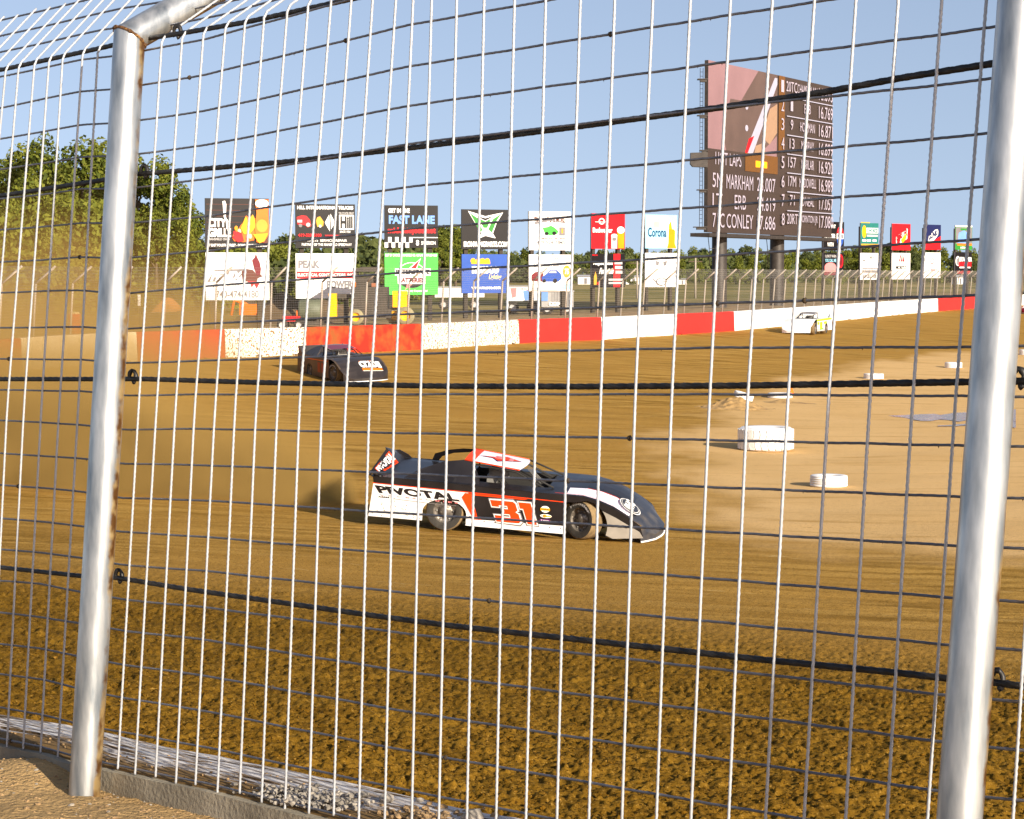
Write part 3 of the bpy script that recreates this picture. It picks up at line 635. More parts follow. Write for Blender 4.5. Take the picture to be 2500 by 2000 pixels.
M_WRED_M = splat('wall_red_muddy', (196, 40, 24), (142, 76, 34), (0.44, 0.66), 1.6)
M_WRED_D = splat('wall_red_dusty', (170, 52, 38), (158, 76, 46), (0.4, 0.7), 0.8)
M_WWH_D = splat('wall_white_dusty', (222, 205, 170), (205, 180, 135), (0.4, 0.7), 0.8)
farw = empty('track_wall', fw_at(20), 'long curving concrete track wall painted in red and white sections at the far side of the turn', 'wall')
OF = Vector(farw.location)
secs = [(-120, M_WWH_D, 'white'), (-60, M_WRED_D, 'red'), (53, M_WWH_D, 'white'), (335, M_WRED_D, 'red dusty'), (550, M_WWHITE_M, 'white splattered'), (748, M_WRED_M, 'red muddy'), (1032, M_WWHITE_M, 'white splattered'), (1269, M_WRED, 'clean red'), (1471, M_WWHITE, 'clean white'), (1653, M_WRED, 'clean red'), (1795, M_WWHITE, 'long white'), (2292, M_WRED, 'clean red'), (2485, M_WWHITE, 'white'), (2700, M_WRED, 'red')]
for (x0, m, nm), nx in zip(secs, [s[0] for s in secs[1:]] + [2900]):
    s0 = max(0.5, fw_s(x0)); s1 = min(cum[-1] - 1, fw_s(nx)); n = max(2, int((s1 - s0) / 1.2)); mb = MB(); prev = None; vv = []
    for k in range(n + 1):
        s = s0 + (s1 - s0) * k / n; p = fw_at(s); d = fw_dir(s); nr = Vector((-d.y, d.x, 0))
        if k in (0, n): p = p + d * (0.012 if k == 0 else -0.012)
        for a, z in ((0.0, -0.6), (0.02, 0.12), (0.06, 1.14), (0.09, 1.18), (0.34, 1.18), (0.38, -0.6)):
            vv.append(p + nr * a + Vector((0, 0, z)) - OF)
    ff = [(i * 6 + j, (i + 1) * 6 + j, (i + 1) * 6 + j + 1, i * 6 + j + 1) for i in range(n) for j in range(5)] + [(5, 4, 3, 2, 1, 0), tuple(n * 6 + j for j in range(6))]
    mb.add(vv, ff, m); mb.build('wall_section', farw, label=nm + ' section')
# ------------------------------------------------------------------ catch fence on the far wall
M_FPOST = mat('pale_steel_post', (0.38, 0.32, 0.26), rough=0.6, metal=0.1, var=0.1)
M_FWIRE = mat('far_wire', (0.34, 0.31, 0.27), rough=0.6, metal=0.3, var=0.1)
ff_ = empty('far_catch_fence', fw_at(20), 'wire catch fence with bent pale posts standing on the red and white wall', 'fence'); OFF = Vector(ff_.location)
S0 = 2.0; S1 = fw_s(2720)
def ftop(s, h, out=0.16):     # point of the fence plane, h above the wall top, with the overhang bent inwards
    p = fw_at(s); d = fw_dir(s); nr = Vector((-d.y, d.x, 0)); z = 1.18 + min(h, 2.0); over = max(0, h - 2.0)
    return p + nr * (out - over * 0.72 - 0.08 * min(h, 2.0)) + Vector((0, 0, z + over * 0.62)) + d * (-0.02 * h) + d * over * .25
s = S0 + 0.5
while s < S1:
    mb = MB(); mb.tube([ftop(s, -0.3, 0.22) - OFF, ftop(s, 1.95, 0.22) - OFF], 0.045, M_FPOST, sides=8); mb.tube([ftop(s, 1.95, 0.22) - OFF, ftop(s, 2.95, 0.22) - OFF], 0.045, M_FPOST, sides=8)
    mb.build('post', ff_); s += 3.05
mb = MB(); nseg = int((S1 - S0) / 2.5); sl = [S0 + (S1 - S0) * k / nseg for k in range(nseg + 1)]
for h in list(np.arange(0.05, 2.0, 0.1016)) + [2.1, 2.3, 2.5, 2.7, 2.9]:
    mb.tube([ftop(s, h) - OFF for s in sl], 0.0042, M_FWIRE, sides=3, smooth=False)
for s in np.arange(S0, S1, 0.1016):
    mb.tube([ftop(s, 0.02) - OFF, ftop(s, 2.0) - OFF, ftop(s, 2.92) - OFF], 0.0026, M_FWIRE, sides=3, smooth=False, cap=False)
mb.build('wire_mesh', ff_)

# ------------------------------------------------------------------ advertising boards
K = {k: paint(*v) for k, v in dict(black=(24, 20, 21), white=(238, 236, 232), red=(214, 26, 34), orange=(240, 110, 30), yellow=(242, 168, 26), green=(72, 190, 70), blue=(40, 78, 160),
     sky=(150, 205, 225), grey=(120, 116, 118), lgrey=(185, 182, 180), brown=(96, 50, 36), dgreen=(50, 130, 50), teal=(40, 110, 104), pink=(230, 130, 130), gold=(205, 150, 50), navy=(30, 36, 80), cream=(240, 215, 160), maroon=(110, 24, 34), purple=(110, 40, 110), dblue=(24, 60, 96), lblue=(110, 150, 215), amber=(228, 140, 20)).items()}
M_POSTD = mat('dark_timber_post', (0.045, 0.035, 0.025), rough=0.9, var=0.3)
def panel(name, parent, origin, ex, W, Hh, bgm, draw, th=0.12, lab=None, off=Vector((0, 0, 0)), frame=None):
    """board whose lower left corner is origin, running along ex; art faces the track"""
    ez = Vector((0, 0, 1)); nn = ex.cross(ez).normalized()          # points to the viewer side
    if nn.y > 0: nn = -nn
    mb = MB(); o = Vector(origin)
    c = [o + off, o + ex * W, o + ex * W + ez * Hh, o + ez * Hh]
    vv = c + [p - nn * th for p in c]
    mb.add(vv, [(0, 1, 2, 3)], bgm); mb.add(vv, [(7, 6, 5, 4), (0, 4, 5, 1), (1, 5, 6, 2), (2, 6, 7, 3), (3, 7, 4, 0)], frame or K['grey'])
    art = Art(mb, lambda u, v, l: o + ex * (W * u) + ez * (Hh * (1 - v)) + nn * l)
    draw(art); return mb.build(name, parent, label=lab)
def billboard(xl, xr, y_t0, y_t1, y_b0, y_b1, Z, ang, label, up, lo):
    """xl,xr: photo columns of the edges; upper panel rows y_t0..y_t1, lower panel rows y_b0..y_b1"""
    k = Z / F; c = P((xl + xr) / 2, 668, Z); base_z = gz(c.x, c.y)
    ex = Vector((math.cos(R(ang)), math.sin(R(ang)), 0)); W = (xr - xl) * k / math.cos(R(ang)); z = lambda y: P(0, y, Z).z
    t = empty('billboard', (c.x, c.y, base_z), label, 'billboard', 'advertising boards on tall posts behind the far fence'); o = Vector(t.location)
    org = Vector((0, 0, 0)) - ex * (W / 2)
    panel('upper_sign', t, org + Vector((0, 0, z(y_t1) - base_z)), ex, W, z(y_t0) - z(y_t1), up[0], up[1])
    panel('lower_sign', t, org + Vector((0, 0, z(y_b1) - base_z)), ex, W, z(y_b0) - z(y_b1), lo[0], lo[1])
    nn = ex.cross(Vector((0, 0, 1))); nn = -nn if nn.y > 0 else nn
    for s_ in (0.11, 0.86):
        mb = MB(); q = org + ex * (W * s_) - nn * 0.28; mb.box((q.x, q.y, (z(y_t0) - base_z) / 2 - 0.5), (0.24, 0.24, z(y_t0) - base_z - 0.1 + 1.0 - .6), M_POSTD, Matrix.Rotation(R(ang), 3, 'Z')); mb.build('post', t)
    return t
W_, B_ = K['white'], K['black']
def d_grill(a):
    for v in (.12, .24, .36, .48, .6, .72): a.line(0.02, v, .98, v, .008, K['brown'])
    a.text('CITY', .05, .40, .33, .58, W_, bold=.05); a.text('GRILLE', .05, .60, .40, .78, W_, bold=.05)
    a.text('MANSFIELD OHIO', .05, .80, .38, .845, K['lgrey']); a.text('37 EAST FOURTH STREET - DOWNTOWN MANSFIELD', .04, .915, .97, .97, W_, bold=.03)
    a.poly([(.27, .06), (.31, .05), (.33, .12), (.32, .38), (.36, .46), (.35, .62), (.33, .62), (.32, .46), (.29, .38)], W_)
    a.poly([(.42, .80), (.44, .68), (.52, .62), (.56, .52), (.62, .48), (.64, .34), (.70, .42), (.78, .40), (.80, .52), (.76, .84), (.6, .88), (.45, .86)], K['orange'])
    for u_, v_, m_ in ((.46, .70, 'red'), (.50, .78, 'pink'), (.55, .74, 'red'), (.60, .80, 'orange'), (.66, .80, 'red'), (.53, .66, 'cream'), (.70, .76, 'cream'), (.48, .60, 'amber')): a.ell(u_, v_, .028, .05, K[m_], 10)
    a.poly([(.55, .60), (.63, .36), (.67, .46), (.74, .32), (.77, .40), (.78, .58), (.70, .70), (.60, .72)], K['yellow'])
    a.poly([(.42, .78), (.50, .66), (.57, .70), (.60, .86), (.50, .88)], K['red'])
    a.poly([(.78, .02), (.99, .02), (.985, .30), (1.0, .62), (.96, .88), (.80, .88), (.77, .60), (.80, .30)], K['orange']); a.ell(.885, .10, .105, .085, W_); a.ell(.885, .55, .09, .13, K['gold'])
    a.poly([(.74, .72), (.98, .70), (.92, .86), (.84, .90)], K['yellow']); a.poly([(.90, .90), (.985, .74), (.985, .9)], K['brown'])
def d_fenix(a):
    a.poly([(.02, .62), (.14, .36), (.62, .34), (.56, .48), (.52, .58)], K['grey']); a.text('FENIX', .07, .39, .55, .60, W_, .05, bold=.06); a.text('TRANSPORTATION', .2, .66, .52, .70, K['grey'])
    a.poly([(.56, .40), (.62, .34), (.74, .36), (.80, .46), (.86, .46), (.90, .50), (.82, .54), (.80, .62), (.68, .60), (.58, .62)], K['brown'])
    a.poly([(.80, .48), (.76, .34), (.73, .16), (.77, .10), (.79, .02), (.82, .12), (.85, .20), (.87, .34), (.86, .46)], K['maroon'])
    a.poly([(.64, .60), (.78, .60), (.84, .66), (.80, .76), (.76, .66), (.72, .74), (.70, .64)], K['red']); a.text('740-474-4180', .16, .80, .83, .95, K['grey'], bold=.01)
def d_truck(a):
    a.text('HILL INTERNATIONAL TRUCKS', .03, .04, .97, .12, W_, bold=.05)
    a.poly([(.49, .42), (.58, .20), (.66, .42), (.575, .62)], W_); a.line(.575, .2, .585, .62, .02, B_); a.rect(.73, .24, .98, .58, W_); a.text('Hill', .75, .27, .96, .55, B_, bold=.05)
    a.text('TRI STATE FIRST', .72, .18, .98, .225, K['lgrey']); a.text('SINCE 1950', .74, .60, .92, .65, W_)
    a.poly([(.02, .30), (.10, .26), (.18, .27), (.24, .36), (.26, .50), (.20, .53), (.16, .48), (.03, .46)], K['red']); a.rect(.03, .36, .11, .42, K['lgrey']); a.ell(.21, .47, .035, .045, K['lgrey']); a.ell(.08, .49, .03, .04, K['grey'])
    a.poly([(.34, .38), (.36, .30), (.41, .28), (.47, .40), (.46, .50), (.36, .52)], K['gold']); a.ell(.41, .5, .025, .035, K['lgrey'])
    a.text('419-529-6100', .04, .67, .43, .745, K['red'], bold=.04); a.rect(.49, .70, .80, .725, K['red']); a.text('PARTS  SERVICE  REPAIR', .20, .80, .86, .855, W_); a.text('PARTNER OF THE MANSFIELD SPEEDWAY', .10, .89, .94, .95, W_)
def d_peak(a):
    a.text('PEAK', .04, .15, .41, .33, K['grey'], bold=.06); a.rect(.015, .40, .985, .555, K['red']); a.text('ELECTRICAL CONTRACTORS, INC', .03, .44, .97, .52, W_, bold=.04)
    a.text('POWER', .52, .60, .96, .78, K['grey'], bold=.05); a.rect(.03, .88, .6, .885, K['lgrey'])
def d_fast(a):
    a.text('GET IN THE', .07, .07, .47, .18, W_, bold=.04); a.text('FAST LANE', .08, .235, .94, .44, K['lblue'], bold=.05); a.text('midohiojobs.net', .06, .52, .96, .70, K['red'], bold=.05)
    for i in range(8):
        for j in range(2):
            a.rect(i * .065, .75 + j * .125, (i + 1) * .065, .75 + (j + 1) * .125, W_ if (i + j) % 2 else B_)
    a.rect(.5, .75, .99, .77, W_); a.text('SPHERION', .68, .845, .95, .93, W_); a.text('8', .58, .82, .64, .95, W_)
def d_batt(a):
    a.text('BEST BY CHOICE - MANSFIELD RD. ASHLAND 419-289-1000', .01, .02, .98, .085, W_, bold=.03)
    pts = [(.5 + .27 * math.cos(t), .52 + .30 * math.sin(t)) for t in np.linspace(0, 2 * math.pi, 29)[:-1]]; a.ring(pts, .06, W_)
    a.poly([(.5 + .27 * math.cos(t), .58 + .26 * math.sin(t)) for t in np.linspace(0.25, math.pi - .25, 14)], B_)
    a.poly([(.38, .44), (.68, .12), (.58, .44)], W_); a.poly([(.42, .44), (.655, .16), (.56, .44)], K['red'])
    a.poly([(.38, .88), (.60, .66), (.44, .66)], K['pink']); a.rect(.19, .37, .86, .54, W_); a.text('INTERSTATE', .21, .39, .84, .51, B_, bold=.05); a.rect(.24, .56, .76, .74, W_); a.text('BATTERIES', .26, .59, .74, .71, K['maroon'], bold=.05)
    a.text('Outrageously Dependable!', .26, .88, .80, .94, W_, bold=.03)
def d_wing(a):
    a.poly([(.13, .04), (.5, .17), (.88, .07), (.74, .34), (.66, .60), (.72, .72), (.5, .66), (.34, .74), (.42, .60), (.28, .34)], W_)
    a.poly([(.17, .09), (.34, .22), (.44, .52), (.38, .58), (.27, .30)], K['dgreen']); a.poly([(.84, .10), (.66, .24), (.56, .5), (.64, .58), (.74, .28)], K['dgreen']); a.poly([(.36, .22), (.5, .30), (.62, .22), (.54, .46), (.46, .46)], K['dgreen'])
    a.poly([(.34, .17), (.5, .22), (.66, .16), (.60, .22), (.5, .28), (.40, .22)], B_); a.text('IRONWINGPARTS.COM', .04, .80, .97, .94, W_, bold=.05)
def d_light(a):
    for i, u in enumerate((.24, .355, .44, .54)): a.ell(u, .17, .055, .07, K['yellow'])
    a.rect(.2, .19, .6, .25, K['yellow']); a.text('musco', .21, .30, .79, .50, W_, bold=.07); a.text('Lighting', .56, .51, .82, .68, K['cream'], .03); a.text('www.musco.com', .2, .83, .82, .90, W_, bold=.03)
def d_tims(a):
    a.text("TIM'S AUTO & MORE", .12, .14, .86, .28, K['brown'], bold=.05, rise=.0); a.poly([(.12, .28), (.5, .20), (.88, .28), (.84, .30), (.5, .24), (.15, .34)], K['grey'])
    a.poly([(.32, .42), (.44, .40), (.52, .36), (.62, .42), (.70, .50), (.68, .58), (.50, .62), (.38, .58)], K['green']); a.ell(.42, .57, .05, .045, B_); a.ell(.60, .56, .05, .05, B_); a.rect(.72, .40, .86, .62, K['grey']); a.rect(.77, .44, .81, .56, K['gold'])
    a.text('COMPLETE AUTO CARE & REPAIR', .25, .68, .86, .715, K['brown']); a.text('419-524-TIMS', .18, .75, .86, .84, K['grey'], bold=.01)
def d_repair(a):
    a.text('Collision Repair Center', .10, .26, .72, .37, K['grey'], bold=.02); a.rect(.08, .08, .46, .16, K['lgrey']); a.text('BODY WORK & COLLISION', .49, .08, .96, .13, K['grey'])
    a.poly([(.06, .72), (.06, .56), (.14, .48), (.26, .46), (.34, .50), (.34, .74)], K['maroon'])
    a.poly([(.32, .74), (.30, .62), (.42, .52), (.50, .42), (.66, .42), (.76, .52), (.78, .66), (.70, .74)], K['blue']); a.poly([(.46, .50), (.52, .44), (.64, .44), (.66, .50)], K['lgrey']); a.ell(.62, .72, .05, .06, B_); a.ell(.36, .72, .04, .05, B_)
    a.ell(.90, .46, .09, .17, K['gold']); a.text('75', .85, .38, .95, .54, W_, bold=.05); a.rect(.05, .90, .68, .99, K['lgrey']); a.rect(.70, .80, .98, .94, K['sky']); a.rect(0, .995, 1, 1.0, K['gold'])
def d_bud(a):
    a.ell(.30, .22, .09, .09, W_); a.ell(.30, .22, .06, .06, K['red']); a.line(.10, .24, .5, .24, .015, W_); a.text('Budweiser', .03, .40, .62, .54, W_, bold=.05)
    a.poly([(.76, .42), (.98, .42), (.97, .98), (.79, .98)], K['amber']); a.ell(.87, .46, .115, .10, W_); a.rect(.58, .62, .76, .99, K['lgrey']); a.ell(.67, .62, .09, .05, W_); a.ell(.67, .72, .06, .05, K['grey'])
def d_neigh(a):
    a.rect(.66, 0, .86, .99, K['red']); a.text('Neighborhood', .04, .22, .62, .36, W_, .02, bold=.04); a.text('Favorites', .22, .42, .64, .60, W_, .04, bold=.04); a.text('MENU', .02, .02, .18, .06, K['red'])
    for v in (.22, .36, .50): a.rect(.68 + .1 * (v - .2), v, .92, v + .09, K['lgrey'])
    a.rect(.5, .74, .97, .80, K['lgrey']); a.rect(.5, .84, .95, .90, K['lgrey']); a.poly([(.06, .92), (.06, .68), (.09, .60), (.10, .52), (.13, .60), (.15, .70), (.14, .92)], K['gold']); a.ell(.2, .88, .04, .05, K['red'])
def d_cor(a):
    a.text('Corona', .08, .38, .66, .66, K['dblue'], bold=.03); a.rect(.26, .20, .44, .38, K['cream'])
    a.poly([(.74, .28), (.80, .18), (.82, .28), (.84, .42), (.94, .46), (.93, .84), (.98, .99), (.68, .99), (.72, .84), (.73, .44)], K['yellow']); a.poly([(.74, .42), (.90, .42), (.91, .84), (.96, .99), (.7, .99), (.74, .84)], K['amber'])
def d_crest(a):
    a.text('Andrews Place', .28, .03, .72, .12, K['grey']); 
    for s_ in (-1, 1):
        a.poly([(.5 + s_ * .06, .26), (.5 + s_ * .18, .22), (.5 + s_ * .16, .36), (.5 + s_ * .08, .38)], K['grey'])
        for v in (.2, .35, .5, .62): a.line(.5 + s_ * .42, v, .5 + s_ * .47, v + .10, .012, K['grey'])
    for v in (.42, .48, .54, .60): a.rect(.35, v, .65, v + .012, K['lgrey'])
    a.ell(.5, .84, .17, .12, K['grey']); a.ell(.5, .84, .14, .09, W_); a.text('ACORN', .38, .79, .62, .89, K['grey']); a.line(.24, .76, .36, .86, .02, K['grey']); a.line(.76, .76, .64, .86, .02, K['grey'])
def d_pepsi(a):
    a.text('IS', .32, .10, .44, .22, W_, bold=.05); a.text('IT', .48, .10, .58, .22, W_, bold=.05); a.text('BETTER', .05, .42, .58, .60, W_, bold=.05); a.text('WITH', .18, .72, .48, .86, W_, bold=.03)
    n = 24; c = [(.80 + .17 * math.cos(2 * math.pi * k / n), .50 + .36 * math.sin(2 * math.pi * k / n)) for k in range(n)]
    a.poly(c, W_); a.poly([c[k] for k in range(13, 24)], K['red']); a.poly([c[k] for k in range(1, 12)], K['blue']); a.text('PEPSI', .66, .44, .94, .56, K['navy'], bold=.04)
def d_insur(a):
    a.text('I LOVE IT WHEN', .08, .08, .62, .20, K['lgrey']); a.text('YOU CALL ME', .08, .26, .62, .40, K['sky']); a.ell(.34, .62, .28, .20, K['pink']); a.rect(.06, .62, .62, .84, K['pink']); a.ell(.84, .36, .12, .30, K['red']); a.ell(.84, .36, .08, .22, K['maroon']); a.rect(.03, .86, .62, .98, K['maroon'])
def d_choice(a):
    a.ell(.20, .36, .12, .26, K['yellow']); a.rect(.32, .20, .98, .42, W_); a.text('CHOICE', .34, .22, .96, .40, K['teal'], bold=.05); a.rect(.34, .48, .96, .56, K['lgrey']); a.rect(0, -.03, .5, 0, K['yellow'])
    for u in (.08, .34, .66): a.rect(u, .68, u + .22, .76, W_)
    a.rect(.02, .86, .98, 1.0, K['gold'])
def d_comp(a):
    a.text('COMPASS', .36, .10, .88, .24, K['grey'], bold=.03); a.poly([(.2, .10), (.23, .28), (.2, .46), (.17, .28)], B_); a.line(.08, .28, .32, .28, .02, B_); a.line(.3, .28, .95, .28, .012, K['grey']); a.rect(.1, .56, .98, .74, K['grey']); a.text('HOME INSPECTION SERVICES', .08, .60, .94, .66, W_); a.text('419-207-1100', .12, .80, .90, .95, K['grey'], bold=.03)
def d_blast(a):
    a.poly([(.22, .84), (.22, .50), (.80, .16), (.84, .20), (.82, .56), (.70, .62)], W_); a.poly([(.24, .80), (.30, .46), (.50, .34), (.42, .74)], K['red']); a.text('BLASTER', .24, .36, .82, .66, K['red'], bold=.06, rise=0.22); a.poly([(.46, .62), (.78, .34), (.76, .56), (.56, .74)], K['yellow'])
def d_mor(a):
    for i in range(3): a.poly([(.38 + i * .10, .33), (.44 + i * .10, .08), (.50 + i * .08, .08), (.45 + i * .12, .33)], K['red'])
    a.text('MORITZ', .22, .48, .78, .62, B_, bold=.04); a.text('CONCRETE', .24, .78, .78, .84, K['lgrey']); a.rect(.3, .44, .7, .45, K['lgrey'])
def d_gunk(a):
    a.poly([(0, .66), (.40, .72), (1, .44), (1, 1), (0, 1)], K['red'])
    pts = [(.28, .78), (.22, .66), (.24, .48), (.66, .18), (.82, .16), (.86, .26), (.84, .42), (.46, .74)]; a.poly(pts, W_); a.ring(pts, .06, K['navy']); a.text('GUNK', .27, .40, .80, .64, K['navy'], bold=.06, rise=.22)
def d_ox(a):
    pts = [(.5 + .12 * math.cos(t), .34 + .12 * math.sin(t)) for t in np.linspace(0, 6.28, 11)[:-1]]; a.ring(pts, .3, K['red']); a.text('A', .5, .05, .56, .12, K['grey']); a.text('X', .48, .52, .56, .58, K['grey']); a.text('SOMMERS', .24, .62, .90, .74, K['pink'], bold=.02); a.rect(.2, .90, .9, .915, K['lgrey'])
def d_job(a):
    a.rect(0, 0, 1, .06, W_); a.rect(.02, .08, .98, .76, K['grey']); a.poly([(.12, .72), (.2, .3), (.5, .2), (.8, .34), (.78, .74)], K['lblue']); a.rect(.3, .12, .66, .2, K['dgreen']); a.rect(.1, .74, .98, .82, K['orange']); a.text('HIRING', .3, .87, .72, .96, W_)
def d_stak(a):
    a.ell(.16, .40, .13, .22, W_); a.poly([(.1, .30), (.26, .22), (.28, .62), (.1, .56)], K['grey']); a.text('STAMPER', .26, .22, 1.0, .42, W_, bold=.05); a.rect(.22, .44, .96, .66, K['red']); a.rect(.26, .66, .9, .72, W_); a.text('419-522-1100', .1, .84, .9, .98, K['red'], bold=.02)
BL = [(505, 655, 485, 606, 617, 733, 106, 16, 'billboard with burger and beer glass above a white panel with a winged red bird', (B_, d_grill), (W_, d_fenix)),
 (724, 866, 499, 606, 619, 729, 119, 15, 'billboard with two small trucks on black above a white panel with a red stripe', (B_, d_truck), (W_, d_peak)),
 (940, 1069, 502, 605, 618, 720, 126, 12, 'billboard with a checkered strip on black above a bright green battery panel', (B_, d_fast), (K['green'], d_batt)),
 (1128, 1242, 512, 609, 621, 716, 134, 23, 'billboard with green wings on black above a royal blue panel', (B_, d_wing), (K['blue'], d_light)),
 (1291, 1394, 517, 611, 622, 711, 141, 30, 'billboard with a cartoon green car above a white panel showing a blue sports car', (W_, d_tims), (W_, d_repair)),
 (1443, 1527, 522, 608, 620, 702, 152, 38, 'billboard with a can and beer glass on red above a black and red menu panel', (K['red'], d_bud), (B_, d_neigh)),
 (1573, 1655, 525, 607, 618, 701, 160, 38, 'billboard with a pale blue bottle panel above a white panel with line drawings', (K['sky'], d_cor), (W_, d_crest)),
 (2006, 2064, 542, 612, 618, 673, 206, 44, 'dark billboard with a red, white and blue ball above a pink and red oval panel', (B_, d_pepsi), (B_, d_insur)),
 (2096, 2148, 545, 604, 618, 683, 216, 46, 'billboard with a yellow oval on dark green above a white panel with a compass needle', (K['teal'], d_choice), (W_, d_comp)),
 (2172, 2227, 547, 611, 618, 682, 222, 46, 'billboard with slanting yellow lettering on red above a white panel with three red bars', (K['red'], d_blast), (W_, d_mor)),
 (2250, 2301, 549, 610, 617, 679, 230, 46, 'billboard with a white lozenge on blue and red above a nearly blank white panel', (K['navy'], d_gunk), (W_, d_ox)),
 (2326, 2378, 551, 610, 616, 670, 238, 46, 'billboard with a green edged photo above a black panel with a red bar', (K['dgreen'], d_job), (B_, d_stak)),
 (2486, 2540, 556, 610, 618, 668, 252, 46, 'billboard with red and white panel over an amber panel, cut by the right edge', (K['red'], lambda a: a.rect(0, .5, 1, .8, W_)), (K['amber'], lambda a: (a.rect(0, .75, 1, 1, W_), a.text('G', .1, .1, .4, .6, B_))))]
for b in BL: billboard(*b)
# orange bottom edge board under the fifth billboard
# ------------------------------------------------------------------ big video scoreboard on two columns
M_SCR = mat('led_screen', lin((60, 47, 40)), rough=0.6, var=0.06, scale=0.6); M_SCRT = mat('led_text', lin((168, 158, 172)), rough=0.6, var=0.03)
M_SCRG = mat('led_gold', lin((104, 66, 20)), rough=0.6, var=0.06); M_STEEL = mat('dark_steel', (0.045, 0.036, 0.030), rough=0.55, var=0.25, metal=0.2)
M_PINK = mat('led_pink', lin((132, 102, 106)), rough=.6, var=.08, scale=.4); M_TAN = mat('led_tan', lin((150, 120, 96)), rough=.6, var=.06); M_BRN = mat('led_brown', lin((88, 70, 64)), rough=.6, var=.12, scale=.5); M_LW = mat('led_white', lin((160, 158, 176)), rough=.6, var=.04)
ZL = 168.0; pl = P(1727, 567, ZL); pr = P(2030, 575, ZL / 0.873); exs = Vector((pr.x - pl.x, pr.y - pl.y, 0)); WS_ = exs.length; exs.normalize(); HS = 417 * ZL / F
cs = (pl + pr) / 2; bz = gz(cs.x, cs.y)
sb = empty('scoreboard', (cs.x, cs.y, bz), 'huge brown video scoreboard with lap times on two round columns', 'scoreboard'); OS = Vector(sb.location)
def d_score(a):
    a.rect(0.0, .0, .52, .51, M_PINK)
    a.poly([(.37, .0), (.52, .0), (.52, .38), (.38, .51), (.13, .51), (.10, .38), (.16, .20), (.24, .20)], M_BRN); a.poly([(.50, .02), (.52, .02), (.52, .06), (.33, .51), (.27, .51)], M_LW)  # dull brown shape within the screen picture
    a.poly([(.30, .42), (.34, .40), (.29, .51), (.27, .51)], K['red']); a.poly([(.46, .22), (.52, .18), (.52, .36), (.46, .44), (.40, .40)], M_TAN); a.poly([(.35, .46), (.40, .44), (.44, .51), (.34, .51)], M_TAN)
    for u, v in ((.28, .23), (.44, .08), (.28, .36)): a.ell(u, v, .012, .02, M_LW, 8)
    a.rect(.27, .51, .525, .62, M_SCRG); a.rect(.35, .55, .44, .59, K['yellow']); a.rect(.53, .0, .58, .47, M_SCRG)
    a.text('HOT LAPS', .05, .525, .24, .60, M_SCRT, bold=.0)
    for v, (x, n, t) in zip((.65, .77, .885), (('5M', 'MARKHAM', '23.007'), ('1T', 'ERB', '24.619'), ('71C', 'CONLEY', '17.686'))):
        a.text(x, .03, v, .10 if len(x) < 3 else .115, v + .085, M_SCRT, bold=.0); a.text(n, *((.13, v, .33, v + .085) if n != 'ERB' else (.19, v, .275, v + .085)), M_SCRT, bold=.0); a.text(t, .36, v, .505, v + .085, M_SCRT, bold=.0)
    rows = [('1', '20TC', 'CHAMBERLAIN', '16.693'), ('2', '1', 'ERB', '16.769'), ('3', '9', 'HOFFMAN', '16.871'), ('4', '13', 'MURRAY', '16.899'), ('5', '157', 'MARLAR', '16.920'), ('6', '17M', 'MCDOWELL', '16.989'), ('7', '71', "O'NEAL", '17.057'), ('8', '20RT', 'THORNTON JR', '17.080')]
    for i, (p_, n, nm, t) in enumerate(rows):
        v = .025 + i * .1195
        a.text(p_, .545, v, .568, v + .075, M_SCRT, bold=.0); wn_ = {1: .02, 2: .04, 3: .065, 4: .09}[len(n)]; a.text(n, .632 - wn_ / 2, v, .632 + wn_ / 2, v + .065, M_SCRT, bold=.0)
        wm = min(.17, .018 * len(nm)); a.text(nm, .765 - wm / 2, v + .005, .765 + wm / 2, v + .065, M_SCRT, bold=.0); a.text(t, .865, v, .99, v + .08, M_SCRT, bold=.0)
        if i < 7: a.rect(.59, v + .098, .995, v + .104, M_LW)
ps = panel('screen', sb, (pl - OS), exs, WS_, HS, M_SCR, d_score, th=0.3, frame=M_STEEL)
nns = exs.cross(Vector((0, 0, 1))); nns = -nns if nns.y > 0 else nns
mb = MB(); q = (pl - OS) + exs * (WS_ / 2) - nns * 0.5; mb.box((q.x, q.y, q.z - .2), (WS_ + .6, 1.6, .28), M_STEEL, Matrix.Rotation(math.atan2(exs.y, exs.x), 3, 'Z')); mb.build('bottom_catwalk', sb)
for sx_ in (.19, .64):
    q = (pl - OS) + exs * (WS_ * sx_) - nns * 1.2; mb = MB(); mb.lathe([(.60, -1.0), (.60, q.z + 1.5)], M_STEEL, axis='z', c=(q.x, q.y, 0), seg=28); mb.build('column', sb)
    mb = MB(); mb.tube([(q.x - .95, q.y - .4, q.z - .2), (q.x - .85, q.y - .4, q.z - 1.1), (q.x - .8, q.y - .4, q.z - 2.6)], .03, M_STEEL, sides=5); mb.box((q.x - .6, q.y - .4, q.z - 1.2), (.5, .04, .04), M_STEEL); mb.build('conduit', sb)
